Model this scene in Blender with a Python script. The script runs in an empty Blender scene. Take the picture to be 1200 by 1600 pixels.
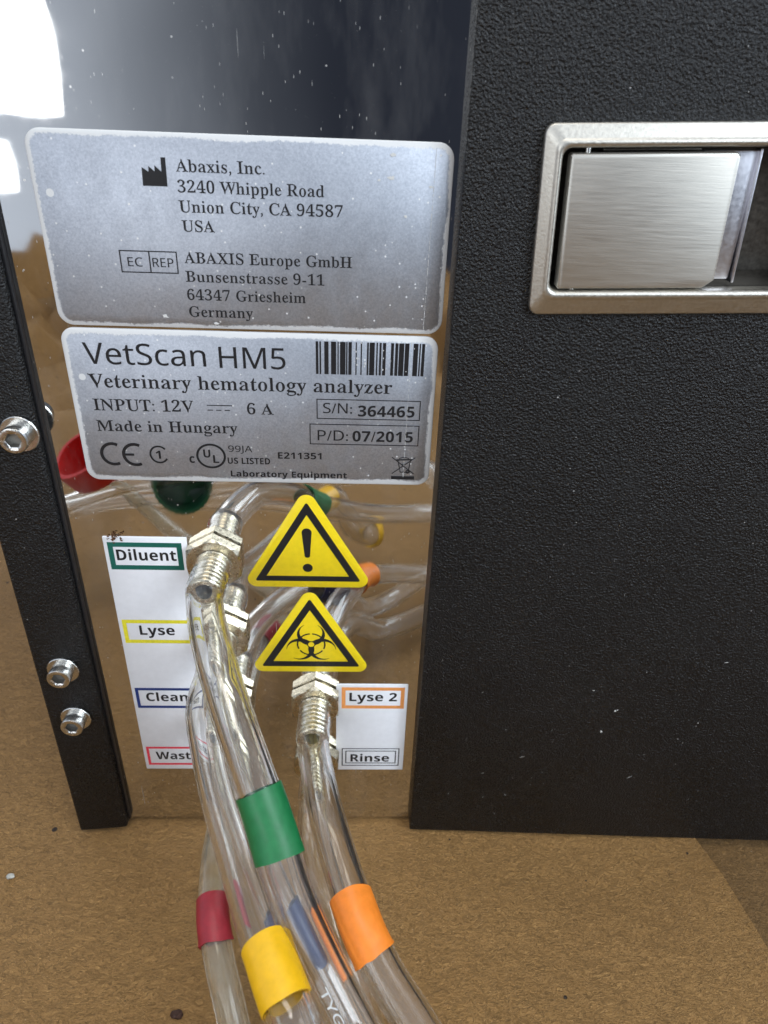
import bpy, bmesh, math, random
from mathutils import Vector, Matrix
from mathutils import noise as mnoise

random.seed(7)
C = bpy.context.scene.collection
SC = bpy.context.scene
U = 0.0014                      # one drawing unit = 1.4 mm (the camera stands 100 units in front of the steel plate)
ZT = 136.0                      # the table lies 136 units below the camera


def W(x, y, z):                 # drawing units -> metres, table at z = 0, steel plate at y = 0
    return Vector((x * U, y * U, (z + ZT) * U))


# ------------------------------------------------------------------ camera
cam = bpy.data.cameras.new('camera')
cam_o = bpy.data.objects.new('camera', cam)
C.objects.link(cam_o)
R_ = Vector((0.9990414739849952, -0.02686118929411401, 0.034563127283188236))
U_ = Vector((-0.016100310754327385, 0.5087537744701757, 0.8607615099177959))
F_ = Vector((0.04070519931780443, 0.8604929247077255, -0.507833647247248))
m3 = Matrix((R_, U_, -F_)).transposed()
cam_o.matrix_world = Matrix.Translation(W(0, -100, 0)) @ m3.to_4x4()
cam.sensor_fit = 'VERTICAL'
cam.sensor_height = 24.0
cam.sensor_width = 18.0
cam.lens = 1126.8 / 1600 * 24.0
cam.clip_start = 0.004
cam.clip_end = 60
cam.dof.use_dof = True
cam.dof.focus_distance = 112 * U
cam.dof.aperture_fstop = 22.0
SC.camera = cam_o

# ------------------------------------------------------------------ world, lamps, exposure
SC.view_settings.view_transform = 'Standard'
SC.view_settings.look = 'None'
SC.view_settings.exposure = 0.5
SC.view_settings.gamma = 1.0
SC.view_settings.use_curve_mapping = False
SC.render.engine = 'CYCLES'
SC.cycles.use_denoising = True
SC.cycles.max_bounces = 20
SC.cycles.transmission_bounces = 18
SC.cycles.glossy_bounces = 10
SC.cycles.transparent_max_bounces = 24
SC.cycles.caustics_reflective = True
SC.cycles.caustics_refractive = True
SC.cycles.sample_clamp_indirect = 4.0
SC.cycles.blur_glossy = 0.3

world = bpy.data.worlds.new('World')
SC.world = world
world.use_nodes = True
wn, wl = world.node_tree.nodes, world.node_tree.links
wn.clear()
w_out = wn.new('ShaderNodeOutputWorld')
w_bg = wn.new('ShaderNodeBackground')
w_tc = wn.new('ShaderNodeTexCoord')
w_dot = wn.new('ShaderNodeVectorMath'); w_dot.operation = 'DOT_PRODUCT'
w_dot.inputs[1].default_value = Vector((0.24, -1, 0.04)).normalized()
w_map = wn.new('ShaderNodeMapRange'); w_map.interpolation_type = 'SMOOTHSTEP'
w_map.inputs[1].default_value = 0.76
w_map.inputs[2].default_value = 0.97
w_mix = wn.new('ShaderNodeMix'); w_mix.data_type = 'RGBA'
w_mix.inputs[6].default_value = (0.50, 0.56, 0.66, 1)      # the pale room
w_mix.inputs[7].default_value = (0.022, 0.026, 0.038, 1)    # dark cone painted in for the photographer and room behind the camera
wl.new(w_tc.outputs['Generated'], w_dot.inputs[0])
wl.new(w_dot.outputs['Value'], w_map.inputs[0])
wl.new(w_map.outputs[0], w_mix.inputs[0])
wl.new(w_mix.outputs[2], w_bg.inputs[0])
w_bg.inputs[1].default_value = 1.0
wl.new(w_bg.outputs[0], w_out.inputs[0])


def area_light(name, at, aim, sx, sy, radiance, col):
    L = bpy.data.lights.new(name, 'AREA')
    L.shape = 'RECTANGLE'; L.size = sx * U; L.size_y = sy * U
    L.energy = radiance * math.pi * sx * sy * U * U
    L.color = col
    o = bpy.data.objects.new(name, L); C.objects.link(o)
    o.location = W(*at)
    o.rotation_euler = (W(*aim) - W(*at)).to_track_quat('-Z', 'Y').to_euler()
    return o


area_light('window_and_sheen_light', (-455, -690, 157), (-455, 0, 157), 336, 384, 2.3, (0.95, 0.98, 1.0))
area_light('window_and_sheen_light', (-458, -690, -78), (-458, 0, -78), 236, 46, 1.9, (0.93, 0.97, 1.0))
area_light('window_and_sheen_light', (420, -440, 330), (40, 0, -40), 360, 280, 7.5, (0.82, 0.91, 1.0))
area_light('window_and_sheen_light', (660, -480, 110), (50, 0, 0), 180, 190, 8.5, (0.74, 0.87, 1.0))  # added low lamp, no window of its own: raises the cover's upper right sheen
area_light('ceiling_lamp', (-60, -150, 520), (0, -40, -136), 320, 200, 3.6, (1.0, 0.94, 0.84))

# ------------------------------------------------------------------ materials
def mat(name):
    m = bpy.data.materials.new(name); m.use_nodes = True
    n = m.node_tree.nodes
    return m, n, m.node_tree.links, n['Principled BSDF']


def nd(n, t, **k):
    x = n.new(t)
    for a, b in k.items():
        setattr(x, a, b)
    return x


def math_(n, l, op, a, b=None, c=None):
    x = n.new('ShaderNodeMath'); x.operation = op
    for i, v in enumerate((a, b, c)):
        if v is None: continue
        if isinstance(v, (int, float)): x.inputs[i].default_value = v
        else: l.new(v, x.inputs[i])
    return x.outputs[0]


def rng(n, l, v, a, b, c=0.0, d=1.0, smooth=False):
    x = n.new('ShaderNodeMapRange')
    if smooth: x.interpolation_type = 'SMOOTHSTEP'
    l.new(v, x.inputs[0])
    for i, q in enumerate((a, b, c, d)): x.inputs[i + 1].default_value = q
    return x.outputs[0]


def mixc(n, l, f, a, b):
    x = n.new('ShaderNodeMix'); x.data_type = 'RGBA'
    for i, v in ((0, f), (6, a), (7, b)):
        if isinstance(v, (int, float)): x.inputs[i].default_value = v
        elif isinstance(v, tuple): x.inputs[i].default_value = (*v, 1)
        else: l.new(v, x.inputs[i])
    return x.outputs[2]


def coords(n, l, scale=(1, 1, 1), kind='Object', rot=(0, 0, 0)):
    tc = n.new('ShaderNodeTexCoord'); mp = n.new('ShaderNodeMapping')
    l.new(tc.outputs[kind], mp.inputs[0])
    mp.inputs['Scale'].default_value = scale
    mp.inputs['Rotation'].default_value = rot
    return mp.outputs[0]


def noise(n, l, co, scale, detail=3, rough=0.55, dist=0.0):
    x = n.new('ShaderNodeTexNoise'); l.new(co, x.inputs['Vector'])
    x.inputs['Scale'].default_value = scale; x.inputs['Detail'].default_value = detail
    x.inputs['Roughness'].default_value = rough; x.inputs['Distortion'].default_value = dist
    return x.outputs['Fac']


def voro(n, l, co, scale, feature='F1', out='Distance', rand=1.0):
    x = n.new('ShaderNodeTexVoronoi'); x.feature = feature; l.new(co, x.inputs['Vector'])
    x.inputs['Scale'].default_value = scale; x.inputs['Randomness'].default_value = rand
    return x.outputs[out]


def bump(n, l, h, strength, dist, normal=None):
    x = n.new('ShaderNodeBump'); l.new(h, x.inputs['Height'])
    x.inputs['Strength'].default_value = strength; x.inputs['Distance'].default_value = dist
    if normal is not None: l.new(normal, x.inputs['Normal'])
    return x.outputs[0]


PU = 1 / U                       # textures below are written per drawing unit


def specks(n, l, co, per_unit, size, keep):
    """white dust: sparse round spots, one per kept cell"""
    x = n.new('ShaderNodeTexVoronoi'); l.new(co, x.inputs['Vector']); x.inputs['Scale'].default_value = per_unit * PU
    sep = n.new('ShaderNodeSeparateColor'); l.new(x.outputs['Color'], sep.inputs[0])
    ok = math_(n, l, 'LESS_THAN', sep.outputs[0], keep)
    rad = math_(n, l, 'MULTIPLY', sep.outputs[1], size)
    near = math_(n, l, 'LESS_THAN', x.outputs['Distance'], rad)
    return math_(n, l, 'MULTIPLY', ok, near)


def plain(name, col, rough=0.5, metal=0.0, spec=0.5, var=0.0, bmp=0.0, bscale=2.0):
    m, n, l, p = mat(name)
    p.inputs['Base Color'].default_value = (*col, 1)
    p.inputs['Roughness'].default_value = rough
    p.inputs['Metallic'].default_value = metal
    p.inputs['Specular IOR Level'].default_value = spec
    co = coords(n, l)
    f = noise(n, l, co, bscale * PU, 4)
    if var:
        l.new(mixc(n, l, rng(n, l, f, .3, .7), tuple(c * (1 - var) for c in col), tuple(min(1, c * (1 + var)) for c in col)), p.inputs['Base Color'])
    l.new(rng(n, l, f, .3, .7, rough * .85, min(1, rough * 1.15)), p.inputs['Roughness'])
    if bmp:
        l.new(bump(n, l, f, bmp, .3 * U), p.inputs['Normal'])
    return m


def make_steel():
    m, n, l, p = mat('polished_steel')
    co = coords(n, l)
    p.inputs['Metallic'].default_value = 1
    d1 = specks(n, l, co, 3.4, .16, .34)
    d2 = specks(n, l, co, .5, .09, .3)
    d3 = specks(n, l, coords(n, l, (1, 1, .22), rot=(0, .3, 0)), 2.2, .10, .45)
    d1 = math_(n, l, 'MAXIMUM', d1, d3)
    patch = noise(n, l, co, .07 * PU, 3)
    dust = math_(n, l, 'MULTIPLY', math_(n, l, 'MAXIMUM', d1, d2), rng(n, l, patch, .36, .66, .10, .85))
    # long thin vertical scratches, and short slanting ones
    sc = coords(n, l, (1, 1, .012)); s1 = voro(n, l, sc, 1.1 * PU, 'F1')
    br = noise(n, l, coords(n, l, (1, 1, .25)), .25 * PU, 2)
    s1 = math_(n, l, 'MULTIPLY', math_(n, l, 'LESS_THAN', s1, .05), math_(n, l, 'GREATER_THAN', br, .57))
    sc2 = coords(n, l, (1, 1, .05), rot=(0, .5, 0)); s2 = voro(n, l, sc2, .8 * PU, 'F1')
    s2 = math_(n, l, 'MULTIPLY', math_(n, l, 'LESS_THAN', s2, .022), math_(n, l, 'GREATER_THAN', br, .56))
    scr = math_(n, l, 'MAXIMUM', s1, s2)
    haze = noise(n, l, co, .12 * PU, 4)
    film = noise(n, l, coords(n, l, (1, 1, .3), rot=(0, .25, 0)), .09 * PU, 5, .7)
    film = rng(n, l, film, .5, .8, 0, .07)
    l.new(mixc(n, l, math_(n, l, 'MULTIPLY', math_(n, l, 'MAXIMUM', dust, scr), .7), (.66, .65, .63), (.52, .52, .50)), p.inputs['Base Color'])
    r = math_(n, l, 'ADD', rng(n, l, haze, .38, .7, .012, .06), math_(n, l, 'MULTIPLY', scr, .25))
    l.new(math_(n, l, 'ADD', r, math_(n, l, 'MULTIPLY', dust, .6)), p.inputs['Roughness'])
    l.new(math_(n, l, 'SUBTRACT', 1.0, math_(n, l, 'MAXIMUM', film, math_(n, l, 'MULTIPLY', math_(n, l, 'MAXIMUM', dust, scr), .5))), p.inputs['Metallic'])
    wav = noise(n, l, co, .05 * PU, 1)
    nb = bump(n, l, wav, .12, 1.2 * U)
    l.new(bump(n, l, scr, .5, .08 * U, nb), p.inputs['Normal'])
    return m


def make_powder_coat():
    m, n, l, p = mat('black_powder_coat')
    co = coords(n, l)
    p.inputs['Specular IOR Level'].default_value = .36
    v = voro(n, l, co, 3.0 * PU, 'SMOOTH_F1')
    v2 = noise(n, l, co, 3.4 * PU, 2, .6, .2)
    v3 = noise(n, l, co, 4.0 * PU, 2, .5)
    h = math_(n, l, 'ADD', math_(n, l, 'MULTIPLY', v, 1.0), math_(n, l, 'ADD', math_(n, l, 'MULTIPLY', v2, 1.5), math_(n, l, 'MULTIPLY', v3, .25)))
    l.new(bump(n, l, h, 1.0, .21 * U), p.inputs['Normal'])
    big = noise(n, l, co, .05 * PU, 3)
    dust = specks(n, l, co, .8, .11, .16)
    base = mixc(n, l, rng(n, l, big, .35, .65), (.004, .004, .0045), (.006, .006, .0065))
    l.new(mixc(n, l, dust, base, (.30, .29, .28)), p.inputs['Base Color'])
    l.new(math_(n, l, 'ADD', rng(n, l, v3, .3, .7, .20, .32), rng(n, l, noise(n, l, co, .06 * PU, 5, .7), .4, .75, 0, .14)), p.inputs['Roughness'])
    return m


def make_foil(hx, hz, r, edge):
    """silver foil sticker with a worn pale border; object origin at its middle"""
    m, n, l, p = mat('silver_foil')
    tc = n.new('ShaderNodeTexCoord')
    co = tc.outputs['Object']
    ab = nd(n, 'ShaderNodeVectorMath', operation='ABSOLUTE'); l.new(co, ab.inputs[0])
    su = nd(n, 'ShaderNodeVectorMath', operation='SUBTRACT'); l.new(ab.outputs[0], su.inputs[0])
    su.inputs[1].default_value = ((hx - r) * U, 1.0, (hz - r) * U)
    mx = nd(n, 'ShaderNodeVectorMath', operation='MAXIMUM'); l.new(su.outputs[0], mx.inputs[0])
    ln = nd(n, 'ShaderNodeVectorMath', operation='LENGTH'); l.new(mx.outputs[0], ln.inputs[0])
    # distance from the border, in units (0 at the edge, positive inwards); only right near the border
    sx = n.new('ShaderNodeSeparateXYZ'); l.new(su.outputs[0], sx.inputs[0])
    inner = math_(n, l, 'MINIMUM', math_(n, l, 'MAXIMUM', sx.outputs[0], sx.outputs[2]), 0.0)
    d = math_(n, l, 'SUBTRACT', r, math_(n, l, 'MULTIPLY', math_(n, l, 'ADD', ln.outputs['Value'], inner), PU))
    nz = noise(n, l, co, 2.6 * PU, 6, .8)
    nz2 = noise(n, l, co, .12 * PU, 2)
    wd = math_(n, l, 'ADD', math_(n, l, 'MULTIPLY', math_(n, l, 'SUBTRACT', nz, .5), 1.3), math_(n, l, 'MULTIPLY', math_(n, l, 'SUBTRACT', nz2, .5), 1.0))
    worn = rng(n, l, math_(n, l, 'ADD', d, wd), edge * .85, edge * 1.15, 1, 0)
    spots = math_(n, l, 'MAXIMUM', specks(n, l, co, .9, .13, .4), specks(n, l, co, .2, .10, .3))
    ln_co = coords(n, l, (1, 1, .01))
    white = math_(n, l, 'MAXIMUM', worn, spots)
    grain = noise(n, l, co, 4.0 * PU, 4, .8)
    cloud = noise(n, l, coords(n, l, (1, 1, .6)), .30 * PU, 5, .65)
    metal = mixc(n, l, rng(n, l, grain, .25, .75), (.31, .335, .385), (.56, .585, .635))
    l.new(mixc(n, l, math_(n, l, 'MULTIPLY', white, .9), metal, (.70, .70, .69)), p.inputs['Base Color'])
    l.new(math_(n, l, 'SUBTRACT', .95, math_(n, l, 'MULTIPLY', white, .75)), p.inputs['Metallic'])
    l.new(math_(n, l, 'ADD', rng(n, l, cloud, .3, .7, .46, .56), math_(n, l, 'MULTIPLY', white, .25)), p.inputs['Roughness'])
    p.inputs['Coat Weight'].default_value = .08
    p.inputs['Coat Roughness'].default_value = .25
    l.new(bump(n, l, grain, .18, .06 * U), p.inputs['Normal'])
    return m


def make_brushed(name, col, axis=0):
    m, n, l, p = mat(name)
    s = (.02, 1, 1) if axis == 0 else (1, 1, .02)
    co = coords(n, l, s)
    a = noise(n, l, co, 5.0 * PU, 3, .7)
    b = noise(n, l, coords(n, l, (.015, 1, 1)), 2.6 * PU, 3, .6)
    g = math_(n, l, 'ADD', math_(n, l, 'MULTIPLY', a, .6), math_(n, l, 'MULTIPLY', b, .4))
    p.inputs['Metallic'].default_value = 1
    l.new(mixc(n, l, rng(n, l, g, .3, .7), tuple(c * .90 for c in col), tuple(min(1, c * 1.06) for c in col)), p.inputs['Base Color'])
    l.new(rng(n, l, g, .3, .7, .46, .58), p.inputs['Roughness'])
    l.new(bump(n, l, g, .22, .10 * U), p.inputs['Normal'])
    return m


def make_nickel():
    m, n, l, p = mat('nickel_plated_brass')
    co = coords(n, l)
    p.inputs['Metallic'].default_value = 1
    f = noise(n, l, co, 1.6 * PU, 4)
    pit = math_(n, l, 'LESS_THAN', noise(n, l, co, 4.0 * PU, 2), .31)
    l.new(mixc(n, l, math_(n, l, 'MULTIPLY', pit, .7), (.60, .545, .42), (.20, .16, .09)), p.inputs['Base Color'])
    l.new(rng(n, l, f, .3, .7, .20, .36), p.inputs['Roughness'])
    l.new(bump(n, l, f, .2, .15 * U), p.inputs['Normal'])
    return m


def make_tube(name, milk, tint, rough, cloud=(.78, .77, .72)):
    m, n, l, p = mat(name)
    p.inputs['Base Color'].default_value = (*tint, 1)
    p.inputs['Transmission Weight'].default_value = 1.0
    p.inputs['IOR'].default_value = 1.45
    co = coords(n, l)
    f = noise(n, l, co, .5 * PU, 4)
    l.new(rng(n, l, f, .3, .75, rough * .4, rough * 1.6), p.inputs['Roughness'])
    ripple = noise(n, l, co, .28 * PU, 2)
    l.new(bump(n, l, ripple, .025, .3 * U), p.inputs['Normal'])
    tr = n.new('ShaderNodeBsdfTransparent'); tr.inputs[0].default_value = (.97, .97, .96, 1)
    mx = n.new('ShaderNodeMixShader'); mx.inputs[0].default_value = .05
    l.new(p.outputs[0], mx.inputs[1]); l.new(tr.outputs[0], mx.inputs[2])
    tl = n.new('ShaderNodeBsdfTranslucent'); tl.inputs[0].default_value = (*cloud, 1)
    df = n.new('ShaderNodeBsdfDiffuse'); df.inputs[0].default_value = (*cloud, 1)
    half = n.new('ShaderNodeMixShader'); half.inputs[0].default_value = .5
    l.new(tl.outputs[0], half.inputs[1]); l.new(df.outputs[0], half.inputs[2])
    mk_ = n.new('ShaderNodeMixShader')
    cl = noise(n, l, co, .35 * PU, 5, .65)
    l.new(rng(n, l, cl, .35, .7, milk * .3, milk * 1.7), mk_.inputs[0])
    l.new(mx.outputs[0], mk_.inputs[1]); l.new(half.outputs[0], mk_.inputs[2])
    l.new(mk_.outputs[0], n['Material Output'].inputs[0])
    return m


def make_paper(name, a, b, seed):
    m, n, l, p = mat(name)
    co = coords(n, l)
    wob = n.new('ShaderNodeTexNoise'); l.new(co, wob.inputs['Vector']); wob.inputs['Scale'].default_value = .35 * PU
    add = nd(n, 'ShaderNodeVectorMath', operation='MULTIPLY_ADD')
    l.new(wob.outputs['Color'], add.inputs[0]); add.inputs[1].default_value = (2.2 * U,) * 3; l.new(co, add.inputs[2])
    mp = n.new('ShaderNodeMapping'); l.new(add.outputs[0], mp.inputs[0]); mp.inputs['Scale'].default_value = (.40, 1.2, 1)
    mp.inputs['Location'].default_value = (seed, seed * .7, 0)
    fib = noise(n, l, mp.outputs[0], 1.1 * PU, 4, .6, 1.6)
    fib2 = noise(n, l, mp.outputs[0], 2.0 * PU, 4, .62, 1.5)
    line = math_(n, l, 'MULTIPLY', rng(n, l, math_(n, l, 'ABSOLUTE', math_(n, l, 'SUBTRACT', fib, .5)), 0, .045, 1, 0), rng(n, l, fib2, .43, .56))
    fine = noise(n, l, co, 3.2 * PU, 3, .6)
    blot = noise(n, l, co, .03 * PU, 4, .6)
    c1 = mixc(n, l, rng(n, l, fib2, .30, .70), a, b)
    c1 = mixc(n, l, rng(n, l, fine, .3, .75, .0, .3), c1, tuple(x * 1.15 for x in b))
    c1 = mixc(n, l, math_(n, l, 'MULTIPLY', line, .7), c1, tuple(x * .40 for x in a))
    c1 = mixc(n, l, rng(n, l, blot, .35, .7, 0, .3), c1, tuple(x * .85 for x in a))
    fl = specks(n, l, co, .22, .13, .28)
    fl2 = specks(n, l, co, .5, .06, .22)
    lt = specks(n, l, mp.outputs[0], .5, .07, .10)
    c1 = mixc(n, l, math_(n, l, 'MAXIMUM', fl, fl2), c1, (.035, .022, .014))
    c1 = mixc(n, l, math_(n, l, 'MULTIPLY', lt, .7), c1, (.50, .40, .28))
    l.new(c1, p.inputs['Base Color'])
    p.inputs['Roughness'].default_value = .62
    p.inputs['Specular IOR Level'].default_value = .35
    h = math_(n, l, 'SUBTRACT', math_(n, l, 'ADD', fib2, math_(n, l, 'MULTIPLY', fine, .5)), math_(n, l, 'MULTIPLY', line, .5))
    l.new(bump(n, l, h, .8, .6 * U), p.inputs['Normal'])
    return m


M = {
    'steel': make_steel(),
    'coat': make_powder_coat(),
    'latch': make_brushed('brushed_steel', (.53, .51, .465)),
    'latch_frame': plain('satin_steel', (.54, .515, .46), .42, 1, .5, .08, .10, 2.5),
    'bright': plain('bright_steel', (.52, .52, .56), .36, 1, .5, .05),
    'recess': plain('shaded_recess_metal', (.14, .13, .115), .4, .9, .5, .2),  # steel given a dark colour in place of the shade inside the recess
    'screw': plain('stainless_screw', (.62, .61, .58), .24, 1, .5, .08, .2, 2.0),
    'socket': plain('dull_screw_socket', (.30, .29, .27), .45, 1, .5, .1),
    'nickel': make_nickel(),
    'bore': plain('dark_bore', (.13, .125, .11), .5, .5),
    'ink': plain('black_print', (.012, .012, .014), .45, 0, .4, .2),
    'sticker': plain('white_vinyl', (.80, .81, .84), .42, 0, .45, .03, .05, .7),
    'yellow_vinyl': plain('yellow_vinyl', (.83, .62, .012), .32, 0, .5, .05, .06, 1.0),
    'p_green': plain('green_print', (.008, .115, .085), .5, 0, .4, .1),
    'p_yellow': plain('yellow_print', (.78, .70, .035), .5, 0, .4, .12),
    'p_blue': plain('blue_print', (.012, .035, .17), .5, 0, .4, .1),
    'p_red': plain('red_print', (.72, .045, .075), .5, 0, .4, .1),
    'p_orange': plain('orange_print', (.83, .33, .10), .5, 0, .4, .1),
    't_green': plain('green_sleeve', (.008, .145, .042), .40, 0, .5, .12, .10, .8),
    't_yellow': plain('yellow_sleeve', (.78, .43, .004), .42, 0, .5, .08, .10, .8),
    't_red': plain('red_sleeve', (.31, .016, .026), .45, 0, .5, .15, .15, .8),
    't_orange': plain('orange_sleeve', (.85, .23, .022), .42, 0, .5, .08, .10, .8),
    't_blue': plain('blue_sleeve', (.006, .016, .07), .45, 0, .5, .12, .10, .8),
    'cap_red': plain('red_cap_plastic', (.55, .015, .012), .35, 0, .5, .1),
    'cap_green': plain('green_cap_plastic', (.008, .09, .035), .35, 0, .5, .1),
    'tube': make_tube('clear_tube', .004, (.998, .998, .992), .004),
    'tube_milky': make_tube('cloudy_tube', .17, (.985, .97, .90), .07, (.80, .73, .58)),
    'white_ink': plain('white_print', (.62, .62, .60), .6),
    'paint': plain('pale_paint_fleck', (.6, .6, .57), .7),
    'rust': plain('brown_smear', (.10, .045, .02), .8, 0, .3, .5, .4, 3.0),
    'chip': plain('grey_chip', (.42, .41, .36), .6, 0, .4, .3, .5, 2.0),
    'dark_chip': plain('dark_brown_chip', (.045, .018, .010), .7, 0, .4, .3, .5, 2.0),
    'paper': make_paper('kraft_paper', (.245, .126, .038), (.40, .225, .074), 3.0),
    'paper2': make_paper('kraft_paper_under', (.15, .078, .024), (.26, .145, .048), 11.0),
}

# ------------------------------------------------------------------ helpers
POS = {}


def setp(o, label=None, cat=None, group=None, kind=None):
    if label: o['label'] = label
    if cat: o['category'] = cat
    if group: o['group'] = group
    if kind: o['kind'] = kind


def link(name, me, parent, origin):
    o = bpy.data.objects.new(name, me); C.objects.link(o)
    pw = POS[parent.name] if parent is not None else Vector((0, 0, 0))
    o.parent = parent
    o.location = origin - pw
    POS[o.name] = origin
    return o


def thing(name, label, cat, at, parent=None):
    o = link(name, None, parent, W(*at)); o.empty_display_size = .01
    setp(o, label, cat); return o


def part(name, bm, material, parent=None, label=None, smooth=False, origin=None, autosmooth=None):
    """bm holds drawing units; becomes one mesh object with its origin at its middle (or at `origin`)"""
    vs = [v.co for v in bm.verts]
    lo = Vector([min(v[i] for v in vs) for i in range(3)]); hi = Vector([max(v[i] for v in vs) for i in range(3)])
    c = Vector(origin) if origin is not None else (lo + hi) / 2
    for v in bm.verts: v.co = (v.co - c) * U
    me = bpy.data.meshes.new(name)
    bm.to_mesh(me); bm.free()
    for q in (material if isinstance(material, list) else [material]): me.materials.append(q)
    if smooth:
        for f in me.polygons: f.use_smooth = True
        if autosmooth:
            me.set_sharp_from_angle(angle=math.radians(autosmooth))
    o = link(name, me, parent, W(*c))
    if label: o['label'] = label
    return o


def nb(): return bmesh.new()


def quad(bm, *p):
    return bm.faces.new([bm.verts.new(Vector(q)) for q in p])


def box(bm, x0, x1, y0, y1, z0, z1, bev=0.0, seg=3, f=None):
    vs = [bm.verts.new(Vector((x, y, z))) for x in (x0, x1) for y in (y0, y1) for z in (z0, z1)]
    I = [(0, 1, 3, 2), (4, 6, 7, 5), (0, 4, 5, 1), (2, 3, 7, 6), (0, 2, 6, 4), (1, 5, 7, 3)]
    fs = [bm.faces.new([vs[i] for i in q]) for q in I]
    geo = vs
    if bev:
        es = list({e for q in fs for e in q.edges})
        r = bmesh.ops.bevel(bm, geom=es, offset=bev, segments=seg, affect='EDGES', profile=.5)
        geo = list({v for v in r['verts']} | {v for v in vs if v.is_valid})
    if f:
        for v in set(geo):
            if v.is_valid: v.co = Vector(f(*v.co))


def loft(bm, rings, close_u=True, cap0=False, cap1=False, mats=None):
    rows = [[bm.verts.new(Vector(p)) for p in r] for r in rings]
    n = len(rows[0])
    for k in range(len(rows) - 1):
        for i in range(n if close_u else n - 1):
            j = (i + 1) % n
            f = bm.faces.new((rows[k][i], rows[k][j], rows[k + 1][j], rows[k + 1][i]))
            if mats: f.material_index = mats[k]
    if cap0: bm.faces.new(list(reversed(rows[0])))
    if cap1: bm.faces.new(rows[-1])
    return rows


def circ(cx, y, cz, r, n=40, ph=0.0, f=None):
    out = []
    for i in range(n):
        a = ph + 2 * math.pi * i / n
        out.append((cx + r * math.cos(a), y, cz + r * math.sin(a)))
    return out


def rrect(x0, x1, z0, z1, r, n=8):
    """rounded rectangle outline, anticlockwise seen from the camera"""
    out = []
    for cx, cz, a0 in ((x1 - r, z1 - r, 0), (x0 + r, z1 - r, 90), (x0 + r, z0 + r, 180), (x1 - r, z0 + r, 270)):
        for i in range(n + 1):
            a = math.radians(a0 + 90 * i / n)
            out.append((cx + r * math.cos(a), cz + r * math.sin(a)))
    return out


def plate(bm, outline, y_back, y_front, edge=.05):
    """a flat sticker with real thickness, its front edge slightly rounded"""
    cx = sum(p[0] for p in outline) / len(outline); cz = sum(p[1] for p in outline) / len(outline)
    def ins(k):
        o = []
        n = len(outline)
        for i in range(n):
            a, b, c = Vector(outline[i - 1]), Vector(outline[i]), Vector(outline[(i + 1) % n])
            t = ((b - a).normalized() + (c - b).normalized())
            t = t.normalized() if t.length > 1e-6 else Vector((1, 0))
            o.append((b.x - t.y * k, b.y + t.x * k))
        return o
    rs = [[(p[0], y_back, p[1]) for p in outline],
          [(p[0], y_front + edge * .7, p[1]) for p in outline],
          [(p[0], y_front, p[1]) for p in ins(edge)]]
    loft(bm, rs, cap1=True)


def ribbon(bm, pts, w, y, closed=False):
    """a printed line of width w through (x, z) points"""
    P = [Vector(p) for p in pts]
    n = len(P)
    L = []
    for i in range(n):
        if closed: a, b = P[i - 1], P[(i + 1) % n]
        else: a, b = P[max(0, i - 1)], P[min(n - 1, i + 1)]
        p0 = P[i] - a; p1 = b - P[i]
        d0 = p0.normalized() if p0.length > 1e-9 else p1.normalized()
        d1 = p1.normalized() if p1.length > 1e-9 else d0
        t = (d0 + d1).normalized(); nn = Vector((-t.y, t.x))
        k = 1 / max(.35, nn.dot(Vector((-d1.y, d1.x))))
        ww = w[i] if isinstance(w, (list, tuple)) else w
        L.append((P[i] + nn * ww / 2 * k, P[i] - nn * ww / 2 * k))
    V = [(bm.verts.new((a.x, y, a.y)), bm.verts.new((b.x, y, b.y))) for a, b in L]
    for i in range(n if closed else n - 1):
        j = (i + 1) % n
        bm.faces.new((V[i][0], V[i][1], V[j][1], V[j][0]))


def arc(cx, cz, rx, rz, a0, a1, n=24):
    return [(cx + rx * math.cos(math.radians(a0 + (a1 - a0) * i / n)), cz + rz * math.sin(math.radians(a0 + (a1 - a0) * i / n))) for i in range(n + 1)]


def rect_print(bm, x0, x1, z0, z1, y):
    quad(bm, (x0, y, z0), (x1, y, z0), (x1, y, z1), (x0, y, z1))


def frame_print(bm, x0, x1, z0, z1, w, y, wz=None):
    wz = wz or w
    rect_print(bm, x0, x1, z1 - wz, z1, y); rect_print(bm, x0, x1, z0, z0 + wz, y)
    rect_print(bm, x0, x0 + w, z0 + wz, z1 - wz, y); rect_print(bm, x1 - w, x1, z0 + wz, z1 - wz, y)


def poly_fill(bm, loops, fn):
    """filled outlines with holes (even-odd); fn maps (a, b) to a 3-D point"""
    cu = bpy.data.curves.new('outline', 'CURVE'); cu.dimensions = '2D'; cu.fill_mode = 'BOTH'
    for lp in loops:
        s = cu.splines.new('POLY'); s.points.add(len(lp) - 1); s.use_cyclic_u = True
        for i, p in enumerate(lp): s.points[i].co = (p[0], p[1], 0, 1)
    o = bpy.data.objects.new('outline', cu)
    me = bpy.data.meshes.new_from_object(o)
    vs = [bm.verts.new(Vector(fn(v.co.x, v.co.y))) for v in me.vertices]
    for f in me.polygons:
        try: bm.faces.new([vs[i] for i in f.vertices])
        except ValueError: pass
    bpy.data.objects.remove(o); bpy.data.curves.remove(cu); bpy.data.meshes.remove(me)


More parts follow.
